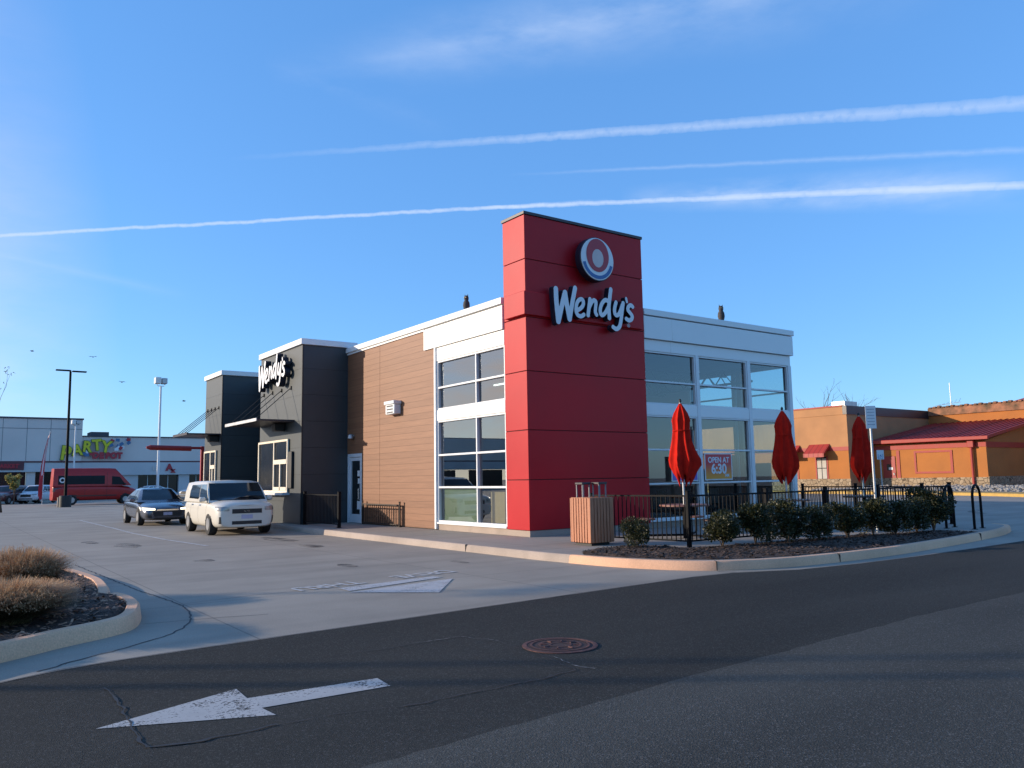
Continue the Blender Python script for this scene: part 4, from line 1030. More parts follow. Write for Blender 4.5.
tree('yellow_leaved_tree', 'small tree with yellow autumn leaves before the store at the far left', (-5.7, 70, 0), 4.3, 4, spread=.6, r0=.08, depth=4, leafmat=m_lf_y, nleaf=3200, lsize=.085, first=.22)
tree('bare_tree', 'leafless tree top behind the roof of the orange building', (80, 41.2, 0), 16.5, 8, spread=.62, r0=.3, depth=6, first=.28)

# ------------------------------------------------------------------ orange building
A0, A1 = 49.22, 21.66; X2 = 62.47; LX, LY = 51.99, 12.22
ob = thing('orange_building', 'orange stucco restaurant with red metal lean-to roof and stone base', 'restaurant')
B('wall', m_orange, ob, (A0, X2+6, A1, A1+22, .3, 6.4)); B('cornice', m_redtrim, ob, (A0-.05, X2, A1-.06, A1+.3, 6.38, 7.1)); B('cornice', m_orange, ob, (A0-.04, A0+.3, A1+.31, A1+22, 6.38, 7.05)); B('cornice_top', m_redband, ob, (A0-.1, A0+.3, A1+.31, A1+22, 7.05, 7.16))
B('wall_band', m_redband, ob, (A0-.05, A0, A1-.02, A1+22, 3.40, 3.72)); B('wall_lower', m_orange2, ob, (A0-.03, A0-.001, A1, A1+22, 1.08, 3.39))
B('stone_base', m_stone, ob, (A0-.12, A0, A1-.1, A1+22, .1, 1.08), (LX-.12, LX, LY-.1, A1-.1, .2, 1.08), (LX, X2+5, LY-.12, LY, .2, 1.12))
B('back_wall', m_orange2, ob, (X2, X2+6, -30, A1, .3, 6.65)); 
m_tile = M('parapet_tile', (.12, .085, .045), rough=.9, var=.35, scale=1.6, col2=(.30, .13, .07))
m = MB(); m.box(X2-.12, X2+.3, -30, A1-.07, 6.62, 7.3); m.build('parapet', m_tile, ob)
m = MB()
for k in range(90): m.box(X2-.2, X2+.2, A1-.45-k*.4, A1-.15-k*.4, 7.28, 7.40+.04*(k % 3), bev=.04)
m.build('parapet_tiles', m_tile, ob)
# lean-to
B('lean_to_wall', m_orange2, ob, (LX, X2, LY, A1-.01, .2, 3.82))
m = MB(); bm = m.bm
for y_ in (LY,):
    vs = [bm.verts.new(p) for p in ((LX, y_+.001, 3.81), (X2, y_+.001, 3.81), (X2, y_+.001, 5.70))]; bm.faces.new(vs)
    vs = [bm.verts.new(p) for p in ((LX, y_+.2, 3.81), (X2, y_+.2, 3.81), (X2, y_+.2, 5.70))]; bm.faces.new(vs[::-1])
m.build('gable_end', m_orange2, ob)
m = MB(); pr = [(LX-.45, 3.93), (X2, 5.72), (X2, 5.88), (LX-.45, 4.09)]
a = [m.bm.verts.new((x, LY-.35, z)) for x, z in pr]; b = [m.bm.verts.new((x, A1-.08, z)) for x, z in pr]
m.bm.faces.new(a); m.bm.faces.new(b[::-1])
for i in range(4): m.bm.faces.new((a[i], b[i], b[(i+1) % 4], a[(i+1) % 4]))
bmesh.ops.recalc_face_normals(m.bm, faces=m.bm.faces); m.build('lean_to_roof', m_redroof, ob)
m = MB()
for k in range(19):
    y = LY-.3+k*.5; m.bm.verts.ensure_lookup_table()
    m.box(-.0, 11.05, y-.025, y+.025, 0, .07)
sm_ = m.build('roof_seam', m_redroof, ob); sm_.location = (LX-.45, 0, 4.09); sm_.rotation_euler = (0, -math.atan2(1.79, X2-LX+.45), 0)
B('gutter', m_redband, ob, (LX-.62, LX-.40, LY-.45, A1-.1, 3.86, 4.16), bev=.04)
B('wall_band', m_redband, ob, (LX-.04, LX, LY-.02, A1-.1, 3.36, 3.70), (LX-.02, X2, LY-.04, LY-.001, 3.30, 3.72))
B('wall_panel_frame', m_redband, ob, (LX-.05, LX, 14.7, 14.88, 1.41, 3.2), (LX-.05, LX, 17.55, 17.7, 1.41, 3.2), (LX-.045, LX, 14.88, 17.55, 3.05, 3.2), (LX-.045, LX, 14.88, 17.55, 1.41, 1.56))
m = MB(); m.box(LX-.35, LX-.1, 12.95, 13.45, 3.3, 3.85, bev=.05); m.tube((LX-.2, 13.2, .35), (LX-.2, 13.2, 3.4), .10, n=10); m.build('downspout', m_redband, ob, True)
d_ = B('door', M('red_door', (.30, .025, .02), rough=.5), ob, (LX-.06, LX, 19.28, 20.35, .45, 2.85), bev=.01)
B('door_window', m_dglass, d_, (LX-.075, LX-.062, 19.62, 20.0, 1.7, 2.2)); B('notice', m_grip, d_, (LX-.08, LX-.065, 19.5, 19.85, 1.75, 1.95)); B('handle', m_chrome, d_, (LX-.12, LX-.06, 19.38, 19.45, 1.3, 1.5))
B('wall_shade', m_redband, ob, (LX-.05, LX, 18.9, 19.15, .45, 3.3))  # red trim strip on the wall beside the door
for (y0, y1) in ((23.45, 25.2), (26.3, 28.3)):
    wn_ = B('window', m_dglass, ob, (A0-.04, A0, y0+.25, y1-.55, 1.05, 2.95)); B('window_frame', m_redband, wn_, (A0-.07, A0-.041, y0+.13, y0+.25, 1.0, 3.0), (A0-.07, A0-.041, y1-.55, y1-.43, 1.0, 3.0))
    B('blind', M('pale_blind', (.45, .42, .36), rough=.8), wn_, (A0-.055, A0-.041, y0+.3, y1-.6, 1.1, 2.8)); B('glazing_bar', m_blackp, wn_, (A0-.07, A0-.056, y0+.3, y1-.6, 1.95, 2.02), (A0-.07, A0-.056, (y0+y1)/2-.18, (y0+y1)/2-.12, 1.1, 2.8))
    m = MB(); p4 = [(A0-.95, 3.05), (A0, 3.75), (A0, 4.0), (A0-.95, 3.22)]
    a = [m.bm.verts.new((x, y0-.1, z)) for x, z in p4]; b = [m.bm.verts.new((x, y1+.1, z)) for x, z in p4]
    m.bm.faces.new(a); m.bm.faces.new(b[::-1])
    for i in range(4): m.bm.faces.new((a[i], b[i], b[(i+1) % 4], a[(i+1) % 4]))
    bmesh.ops.recalc_face_normals(m.bm, faces=m.bm.faces)
    m.box(A0-.96, A0-.9, y0-.1, y1+.1, 2.9, 3.1); m.build('awning', m_redroof, ob)
B('roof_unit', m_galv, ob, (54, 56, 24.7, 26.0, 6.5, 7.95)); B('roof_unit', m_tile, ob, (60, 64, 29, 36, 6.5, 7.75))
m = MB(); vs = [(66, 4, 7.4), (66, 17.0, 7.4), (70, 14.6, 8.6), (70, 4, 8.6)]
m.bm.faces.new([m.bm.verts.new(p) for p in vs]); vs2 = [(66, 17.0, 7.4), (74, 17.0, 7.4), (70, 14.6, 8.6)]; m.bm.faces.new([m.bm.verts.new(p) for p in vs2]); m.box(66, 74, 4, 17, 6.5, 7.38); m.build('hip_roof', m_redroof, ob)
B('roof_slab', m_ceil, ob, (X2+.3, X2+30, -30, 40, 6.3, 6.45))
# pad, rocks, yellow kerb
struct(ground_poly('rock_bed', [(48.3, 45), (46.6, 26), (46.3, 15), (46.0, 11.2), (45.6, 8.9), (43.2, 4), (39, -4), (45, -12), (62, -12), (62, 12.2), (51.9, 12.2), (51.9, 21.6), (49.2, 21.6), (49.2, 45)], .14, m_rock))
m = MB(); rnd = random.Random(5)
for _ in range(1500):
    y = rnd.uniform(-3, 24); x = rnd.uniform(46.9 if y > 10 else 46.9-(10-y)*.45, 51.5 if y < 21 else 48.8); r = rnd.uniform(.06, .17)
    b = bmesh.new(); bmesh.ops.create_icosphere(b, subdivisions=1, radius=r)
    for v_ in b.verts: v_.co *= rnd.uniform(.75, 1.2); v_.co.z *= .7
    m._add(b, Matrix.Translation((x, y, .14+.33*max(0, min(1, (x-46.5)/5)))))
tag(m.build('river_rocks', M('pale_rock', (.28, .26, .23), rough=.9, var=.3, scale=1.)), 'loose grey rocks heaped along the foot of the orange building', 'rocks', kind='stuff')
yk = kerb_ring('yellow_kerb', catmull([(34, -6), (37.5, 1.5), (41.0, 7.2), (42.2, 11.0), (43.0, 15), (44.4, 26), (46.1, 45)][::-1], 5), 2.6, 0, .18, False, mat=m_yellow)
# antenna
an = thing('antenna_mast', 'thin television antenna mast above the orange roof', 'antenna', (70, 23.1, 6.4))
m = MB(); m.tube((0, 0, 0), (0, 0, 3.9), .035, n=6); m.build('mast', m_galv, an)
m = MB(); m.tube((0, -1., 1.9), (0, 1.6, 1.7), .025, n=5)
for k in range(6): m.tube((-.3, -.9+k*.4, 1.9-k*.03), (.4, -.8+k*.4, 2.3-k*.1), .018, n=4)
m.build('aerial', m_galv, an)

# ------------------------------------------------------------------ strip mall
YM = 92.6
ml = thing('strip_mall', 'long grey strip mall with a dark stripe and shop windows', 'strip mall')
B('wall', m_mall, ml, (-24, 2.65, YM, YM+30, 4.5, 9.42), (2.65, 40, YM+.3, YM+30, 4.5, 7.42), (-150, -24, YM+.2, YM+30, 4.5, 8.0))
B('lower_fascia', m_mall2, ml, (-24, 2.65, YM-.02, YM+3, 3.25, 4.32), (2.65, 40, YM+.1, YM+3, 2.78, 4.32), (-150, -24, YM+.1, YM+3, 3.1, 4.32))
B('stripe', m_stripe, ml, (-24.1, 2.7, YM-.08, YM+2, 4.321, 4.50), (2.7, 40, YM+.2, YM+2, 4.321, 4.50), (-150, -24.1, YM+.1, YM+2, 4.321, 4.5))
B('roof_cap', m_mallcap, ml, (-24.1, 2.75, YM-.1, YM+.5, 9.42, 9.6), (2.76, 40, YM+.2, YM+.8, 7.42, 7.56), (-150, -24.11, YM+.2, YM+.8, 8.0, 8.1))
B('wall_joint', M('wall_joint', (.22, .21, .21)), ml, *[(x, x+.06, YM-.006, YM, 4.52, 9.4) for x in (-14.5, -10, -5.5, -3.1, -.7, 1.1)], (-24, 2.6, YM-.012, YM-.007, 8.25, 8.32))
for x in (-8, -2.9, -.1, 2.3): B('column', m_mall, ml, (x, x+.9, YM+.3, YM+1, 0, 3.25))
for x0, x1 in ((-22, -8), (-7.1, -2.9), (-2.0, -.1), (.8, 2.3)): B('storefront', m_dglass, ml, (x0, x1, YM+1.2, YM+1.3, 0, 3.25))
B('base_wall', m_mall2, ml, (3.2, 9.1, YM+.4, YM+3, 0, 2.78), (13.9, 15.2, YM+.4, YM+3, 0, 2.78), (19, 40, YM+.4, YM+3, 0, 2.78))
for x0, x1 in ((9.1, 13.9), (15.2, 19)):
    s_ = B('storefront', m_dglass, ml, (x0, x1, YM+.9, YM+1, 0, 2.78)); B('mullion', m_frame, s_, *[(x0+k*(x1-x0)/4-.03, x0+k*(x1-x0)/4+.03, YM+.86, YM+.9, 0, 2.7) for k in (1, 2, 3)])
for x in range(-145, -26, 9): B('storefront', m_dglass, ml, (x, x+6.5, YM+.05, YM+.1, 0, 3.0))
B('roof_unit', m_mallcap, ml, (4.15, 6.2, YM+4, YM+7, 7.4, 8.25)); B('roof_unit', m_mallcap, ml, (14.5, 19, YM+4, YM+7, 7.4, 7.95))
m_lime = M('sign_yellow', (.66, .60, .02), rough=.5); m_limed = M('sign_green_edge', (.10, .16, .03), rough=.5); m_sblue = M('sign_teal', (.06, .16, .30), rough=.5)
ps = thing('store_sign', 'yellow and red store sign reading PARTY DEPOT', 'sign', (0, YM-.15, 0))
for ch, x, z, s_, rt in (('P', .95, 5.35, 2.3, 6), ('A', 2.15, 5.75, 1.7, -4), ('R', 3.2, 6.15, 1.75, 5), ('T', 4.25, 6.35, 1.8, -6), ('Y', 5.25, 6.15, 1.9, 8)):
    o = text_obj(ch, s_, .2, m_limed, 'letter', ps, (x, 0, z), (R(90), R(rt), 0), bold=.12, sx=.9)
    text_obj(ch, s_, .05, m_lime, 'letter_face', o, (0, 0, .14), (0, 0, 0), bold=.06, sx=.9)
for k, ch in enumerate('DEPOT'): text_obj(ch, .95, .15, m_sred if k != 0 else m_sred, 'letter', ps, (4.15+k*.66, 0, 5.12), FACE_Y, bold=.08, sx=.95)
rnd = random.Random(2)
for (cx, cz, w_, h_, n) in ((6.75, 6.45, 1.0, .75, 12), (3.25, 5.2, .5, .35, 5)):
    for k in range(n):
        x, z = cx+rnd.uniform(-w_, w_), cz+rnd.uniform(-h_, h_)
        m = MB(); m.box(x-.22, x+.22, -.05-.012*k, .0-.012*k, z-.18, z+.18, bev=.0, rot=Matrix.Rotation(rnd.uniform(-1, 1), 4, 'Y')); m.build('confetti_piece', [m_sblue, m_sred, m_letface, m_sblue][k % 4], ps)
ss = thing('store_sign', 'dark red lettered sign over the shops at the far left edge', 'sign', (-4.5, YM-.12, 3.9))
B('board', m_stripe, ss, (-2.2, 1.3, 0, .08, -.42, .42)); text_obj('MARKET', .62, .06, m_sred, 'lettering', ss, (-.4, -.04, 0), FACE_Y, bold=.04)
rx = thing('store_sign', 'small dark red emblem sign with pale lettering beside it on the low mall front', 'sign', (11.9, YM+.0, 3.55))
text_obj('A', 1.1, .06, m_sred, 'emblem', rx, (.75, 0, .1), FACE_Y, bold=.08); text_obj('x', .8, .06, m_sred, 'emblem', rx, (1.2, 0, -.25), FACE_Y, bold=.06); text_obj('LA', .8, .06, m_mall, 'lettering', rx, (-.8, 0, .05), FACE_Y)

# ------------------------------------------------------------------ lamps, flag, clearance bar
dl_ = thing('parking_lot_lamp', 'dark tall lamp pole with two flat arms on a concrete footing', 'street lamp', (-3.64, 53.1, 0))
m = MB(); m.tube((0, 0, .7), (-.05, 0, 10.25), .11, .08, n=10); m.build('pole', m_black, dl_, True)
m = MB(); m.box(-1.05, -.05, -.16, .16, 10.27, 10.37, bev=.03); m.tube((-.1, 0, 10.31), (0, 0, 10.31), .05); m.build('lamp_head', m_black, dl_, True)
m = MB(); m.box(.05, 1.05, -.16, .16, 10.23, 10.33, bev=.03); m.build('lamp_head', m_black, dl_, True)
m = MB(); m.lathe([(.42, 0), (.42, .82), (.38, .86), (.05, .86)], 20); m.build('footing', m_blackp, dl_, True)
bo = thing('bollard', 'pale square bollard beside the foot of the dark lamp pole', 'bollard', (-3.93, 54.0, 0)); B('post', m_kerbgrey, bo, (-.13, .13, -.13, .13, 0, .72), bev=.02)
def box_lamp(x, y, top, s, label):
    l = thing('box_head_lamp', label, 'street lamp', (x, y, 0), 0, 'pale lamps with box heads')
    m = MB(); m.tube((0, 0, 0), (0, 0, top-.8*s), .13*s, .09*s, n=12); m.build('pole', m_frame, l, True)
    m = MB(); m.box(-.55*s, -.03*s, -.35, .35, top-.62*s, top-.02, bev=.04); m.build('lamp_head', m_grip, l, True)
    m = MB(); m.box(.03*s, .50*s, -.35, .35, top-.62*s, top-.08, bev=.04); m.build('lamp_head', m_galv, l, True)
    m = MB(); m.path([(-.35*s, 0, top-.62*s), (-.3*s, 0, top-.82*s), (.3*s, 0, top-.82*s), (.35*s, 0, top-.62*s)], .03); m.build('bracket', m_galv, l)
box_lamp(4.30, 60, 11.05, .95, 'tall pale lamp pole with a white box head, centre left')
box_lamp(.29, 80, 8.5, .75, 'small distant pale lamp in front of the yellow store lettering')
fl = thing('feather_flag', 'tall narrow red and white feather flag on a thin pole', 'flag', (-3.87, 66, 0), R(8)); fl.scale = (.95, .95, .95)
m = MB(); m.path([(0, 0, 0), (.02, 0, 3), (.15, 0, 5.5), (.42, 0, 6.75)], .022, 6); m.build('pole', m_grip, fl)
m = MB(); bm = m.bm; rows = []
for k in range(15):
    q = k/14; z = .5+q*6.2; xb = .03+.40*q**3; wd = .40*(1-q)**.6+.03
    wd *= .55 if q < .04 else 1
    rows.append([bm.verts.new((xb-wd*t, .05*math.sin(4*t+q*9), z-.1*t)) for t in (0, .33, .66, 1)])
for i in range(14):
    for j in range(3):
        f = bm.faces.new((rows[i][j], rows[i][j+1], rows[i+1][j+1], rows[i+1][j])); f.material_index = 1 if (4 < i < 12 and j == 1) else 0
m.build('banner', [m_sred, M('banner_white', (.7, .6, .6), rough=.8)], fl, True)
cb = thing('clearance_bar', 'red height clearance bar on a red post behind the drive-through', 'clearance bar', (0, 26, 0))
m_cred = M('red_powder_coat', (.34, .02, .02), rough=.5)
m = MB(); m.box(-1.03, -.88, -.08, .08, 0, 3.45, bev=.01); m.build('post', m_cred, cb, True)
m = MB(); m.box(-1.6, -1.03, -.05, .05, 3.30, 3.42); m.tube((-3.4, 0, 3.37), (-1.5, 0, 3.33), .125, n=14); m.tube((-3.58, 0, 3.37), (-3.4, 0, 3.37), .05, .12, n=14); m.build('beam', m_cred, cb, True)
# unseen poles added past the left edge to cast long shadow streaks
for i, (x, y, h) in enumerate(((-33.5, 9.1, 9.5), (-31.0, 6.4, 9.5), (-35.0, 16.0, 9.0), (-33.0, 4.5, 9.5))):
    shadow_pole = thing('parking_lot_lamp', ['dark lamp pole nearest the lot entry on the left', 'second dark lamp pole left of the lot entry', 'dark lamp pole deep in the lot to the far left', 'dark lamp pole beside the road on the left'][i], 'street lamp', (x, y, 0), 0, 'lamp poles beyond the left edge')
    m = MB(); m.tube((0, 0, 0), (0, 0, h), .075, .05, n=10); m.build('pole', m_black, shadow_pole, True); m = MB(); m.box(-.9, .9, -.16, .16, h, h+.1); m.build('lamp_head', m_black, shadow_pole)
# birds
m_bird = M('bird_dark', (.03, .03, .03), rough=.9)
for x, y, z, rz, lb in ((-6.31, 52.92, 11.61, .4, 'bird flying at the far left, above the store'), (-2.6, 50.31, 11.09, 1.2, 'bird flying just right of the dark lamp head'), (-.75, 49.24, 9.2, 2.0, 'lowest left bird flying between the two lamps'), (3.08, 46.69, 7.72, 2.6, 'bird flying right of the white lamp head')):
    b_ = thing('bird', lb, 'bird', (x, y, z), rz, 'birds in flight')
    m = MB(); m.lathe([(.005, -.14), (.035, -.08), (.045, 0), (.03, .08), (.004, .15)], 8, mat=Matrix.Rotation(R(90), 4, 'Y')); bm = m.bm
    for s_ in (-1, 1): bm.faces.new([bm.verts.new(p) for p in ((-.06, 0, .01), (.06, 0, .01), (.03, s_*.17, .07), (-.05, s_*.30, .02))])
    m.build('body', m_bird, b_)

# ------------------------------------------------------------------ vehicles
def bake(o, name=None):
    dg = bpy.context.evaluated_depsgraph_get(); dg.update()
    me = bpy.data.meshes.new_from_object(o.evaluated_get(dg), depsgraph=dg); o.modifiers.clear(); old = o.data; o.data = me
    return o
def car(name, label, cat, loc, rz, S, paint, group=None, detail=True):
    root = thing(name, label, cat, loc, rz, group)
    # lower body loft
    bm = bmesh.new(); rings = []
    for (x, w_, zl, zm, zb, zt) in S['body']:
        half = [(0, zl), (w_*.72, zl), (w_*.95, zl+.05), (w_*1.0, zm), (w_*.985, zb-.10), (w_*.93, zb), (w_*.6, zt), (0, zt+.015)]
        ring = [bm.verts.new((x, y, z)) for y, z in half]+[bm.verts.new((x, -y, z)) for y, z in half[-2:0:-1]]
        rings.append(ring)
    n = len(rings[0])
    for i in range(len(rings)-1):
        for k in range(n): bm.faces.new((rings[i][k], rings[i+1][k], rings[i+1][(k+1) % n], rings[i][(k+1) % n]))
    for rg, fl_ in ((rings[0], 0), (rings[-1], 1)):
        for k in range(n//2-1+0):
            a, b, c, d = rg[k], rg[k+1], rg[(n-k-1) % n], rg[(n-k) % n]
            q = [a, b, c, d] if k else [a, b, c]
            q = list(dict.fromkeys(q))
            if len(q) > 2: bm.faces.new(q if fl_ else q[::-1])
    bmesh.ops.recalc_face_normals(bm, faces=bm.faces)
    me = bpy.data.meshes.new('body'); bm.to_mesh(me); bm.free(); me.materials.append(paint); me.materials.append(m_blackp)
    body = link(bpy.data.objects.new('body', me)); body.parent = root
    sub = body.modifiers.new('s', 'SUBSURF'); sub.levels = 3 if detail else 2; sub.render_levels = sub.levels
    bake(body)
    WR = S['wr']
    if True:
        cut = MB()
        for x in S['wheels']:
            for s_ in (-1, 1): cut.tube((x, s_*(S['hw']-.27), WR), (x, s_*(S['hw']+.3), WR), WR*1.14, n=28)
        for s_ in (-1, 1):
            pass
        co = cut.build('cutter', m_blackp); bo_ = body.modifiers.new('b', 'BOOLEAN'); bo_.operation = 'DIFFERENCE'; bo_.object = co; bo_.solver = 'EXACT'
        bake(body); bpy.data.objects.remove(co)
        for p in body.data.polygons:
            c = p.center
            if abs(c.z-WR) < WR*1.16 and any(abs(c.x-x) < WR*1.13 for x in S['wheels']) and math.hypot(c.x-min(S['wheels'], key=lambda q: abs(q-c.x)), c.z-WR) < WR*1.13+.002 and abs(c.y) < S['hw']-.02 and abs(c.y) > .3: p.material_index = 1
    for p in body.data.polygons: p.use_smooth = True
    body.data.set_sharp_from_angle(angle=R(35))
    # greenhouse
    x1, xf, xr, x4 = S['gh']; zb, zr = S['gz']; wb, wt = S['gw']
    bm = bmesh.new()
    st = [(x1, x1, .0), ]
    rows = []
    NX = 8
    prof = []
    base_x = [x4+(x1-x4)*k/NX for k in range(NX+1)]; top_x = [xr+(xf-xr)*k/NX for k in range(NX+1)]
    gbm = []
    for k in range(NX+1):
        arch = 1-(2*k/NX-1)**4*.25
        zt_ = zr-.05*(1-arch)*2
        row = [bm.verts.new((base_x[k], wb, zb)), bm.verts.new((base_x[k]*.5+top_x[k]*.5, (wb+wt)/2+.02, (zb+zt_)/2)), bm.verts.new((top_x[k], wt, zt_-.035)), bm.verts.new((top_x[k], wt*.8, zt_-.005)), bm.verts.new((top_x[k], 0, zt_+.02))]
        row += [bm.verts.new((top_x[k], -wt*.8, zt_-.005)), bm.verts.new((top_x[k], -wt, zt_-.035)), bm.verts.new((base_x[k]*.5+top_x[k]*.5, -(wb+wt)/2-.02, (zb+zt_)/2)), bm.verts.new((base_x[k], -wb, zb))]
        rows.append(row)
    for k in range(NX):
        for j in range(8): bm.faces.new((rows[k][j], rows[k][j+1], rows[k+1][j+1], rows[k+1][j]))
    for row, fwd in ((rows[0], -1), (rows[-1], 1)):
        cx0 = row[0].co.x; cxm = row[1].co.x; m0 = bm.verts.new((cx0+fwd*.06, 0, zb)); m1 = bm.verts.new((cxm+fwd*.06, 0, (row[1].co.z)))
        bm.faces.new((row[0], row[1], m1, m0)); bm.faces.new((row[8], m0, m1, row[7])); bm.faces.new((row[1], row[2], row[3], row[4], m1)); bm.faces.new((row[7], m1, row[4], row[5], row[6]))
    bmesh.ops.recalc_face_normals(bm, faces=bm.faces)
    me = bpy.data.meshes.new('roof'); bm.to_mesh(me); bm.free(); me.materials.append(paint)
    for p in me.polygons: p.use_smooth = True
    me.set_sharp_from_angle(angle=R(75))
    roof = link(bpy.data.objects.new('cabin', me)); roof.parent = root
    # bvh of both
    bb = bmesh.new(); bb.from_mesh(body.data); bb.from_mesh(roof.data); tree_ = BVHTree.FromBMesh(bb); bb.free()
    def patch_(nm, cs, dr, mat, off=.006, nseg=8, parent=root, lab=None):
        dr = Vector(dr); mm = MB(); bm = mm.bm; G = []
        cs = [Vector(c) for c in cs]
        for i in range(nseg+1):
            r = []
            for j in range(nseg+1):
                u, v_ = i/nseg, j/nseg
                p = (cs[0]*(1-u)+cs[1]*u)*(1-v_)+(cs[3]*(1-u)+cs[2]*u)*v_
                h = tree_.ray_cast(p+dr*4, -dr, 8)
                q = (h[0]+h[1]*off) if h[0] else None
                if q is not None and (q-(p)).dot(dr) < -1.2: q = None
                r.append(q)
            G.append(r)
        vv = [[bm.verts.new(q) if q is not None else None for q in r] for r in G]
        for i in range(nseg):
            for j in range(nseg):
                f = [vv[i][j], vv[i+1][j], vv[i+1][j+1], vv[i][j+1]]
                if all(f): bm.faces.new(f)
        bmesh.ops.recalc_face_normals(bm, faces=bm.faces)
        if bm.faces and sum((f.normal for f in bm.faces), Vector()).dot(dr) < 0: bmesh.ops.reverse_faces(bm, faces=bm.faces)
        o = mm.build(nm, mat, parent, 'all'); 
        if lab: o['label'] = lab
        return o
    for nm, cs, dr, mt in S['patches']:
        both = dr == 'sides'
        if both:
            for s_ in (-1, 1): patch_(nm, [(x, s_*.5, z) for x, z in cs], (0, s_, 0), mt)
        else:
            d = (1, 0, 0) if dr == 'front' else (-1, 0, 0)
            patch_(nm, [(d[0]*(1.2 if dr == 'front' else 1.2), y, z) for y, z in cs], d, mt)
            if nm in ('headlight', 'tail_light', 'fog_vent', 'drl'): patch_(nm, [(d[0]*1.2, -y, z) for y, z in cs], d, mt)
    # wheels
    for x in S['wheels']:
        for s_ in (-1, 1):
            tm = MB(); w2 = .11
            tm.lathe([(WR*.62, -w2), (WR*.93, -w2), (WR, -w2*.7), (WR, w2*.7), (WR*.93, w2), (WR*.62, w2)], 28, mat=Matrix.Rotation(R(90), 4, 'X'))
            wo_ = tm.build('wheel', m_tyre, root, True); wo_.location = (x, s_*(S['hw']-.115), WR)
            rm = MB(); rm.lathe([(WR*.64, 0), (WR*.64, .02), (WR*.57, .022), (WR*.55, -.03)], 28, mat=Matrix.Rotation(R(90*s_), 4, 'X')@Matrix.Translation((0, 0, .0)))
            for k in range(7):
                a = 2*PI*k/7; rm.tube((math.cos(a)*.04, -s_*0.0, math.sin(a)*.04), (math.cos(a)*WR*.6, 0, math.sin(a)*WR*.6), .026, .02, n=6)
            rm.tube((0, -.02, 0), (0, .02, 0), .06, n=12)
            ro = rm.build('rim', m_rim, wo_, True); ro.location = (0, s_*.085, 0)
    # mirrors
    if detail or S.get('mirror'):
        for s_ in (-1, 1):
            mm = MB(); mx, mz = S['mirror']; mm.box(mx-.10, mx+.06, -.09, .09, -.065, .085, bev=.035) if False else mm.box(mx-.07, mx+.07, s_*(S['hw']+.10)-.09, s_*(S['hw']+.10)+.09, mz-.07, mz+.08, bev=.035)
            mm.box(mx-.02, mx+.03, min(s_*(S['hw']-.12), s_*(S['hw']+.05)), max(s_*(S['hw']-.12), s_*(S['hw']+.05)), mz-.05, mz-.02); mm.build('mirror', S.get('mirror_mat', paint), root, True)
    return root
GL = m_carglass
m_vglass = M('dark_van_glass', (.006, .006, .008), rough=.3, spec=.25)
m_drl = emit_mat('lit_headlamp', (1, .86, .62), 2.6)
m_cream_paint = M('pearl_white_paint', (.66, .62, .53), rough=.35, var=.01, coat=.3)
m_grey_paint = M('dark_blue_grey_paint', (.075, .085, .11), rough=.25, var=.03, coat=1., metal=.35)
m_silver_paint = M('silver_blue_paint', (.18, .22, .28), rough=.3, coat=.8, metal=.4)
m_white_paint = M('white_paint', (.62, .63, .64), rough=.3, coat=.6)
m_dred_paint = M('dark_red_paint', (.10, .022, .02), rough=.3, coat=.8)
m_van_red = M('van_red_paint', (.42, .012, .009), rough=.4, coat=.2)
m_seam = M('panel_gap', (.03, .03, .03), rough=.8); m_plate = M('licence_plate', (.42, .42, .55), rough=.5)
m_amber = M('amber_lens', (.6, .22, .05), rough=.2)
m_sideglass = M('side_glass', (.012, .016, .02), rough=.05, spec=.9, coat=.8)
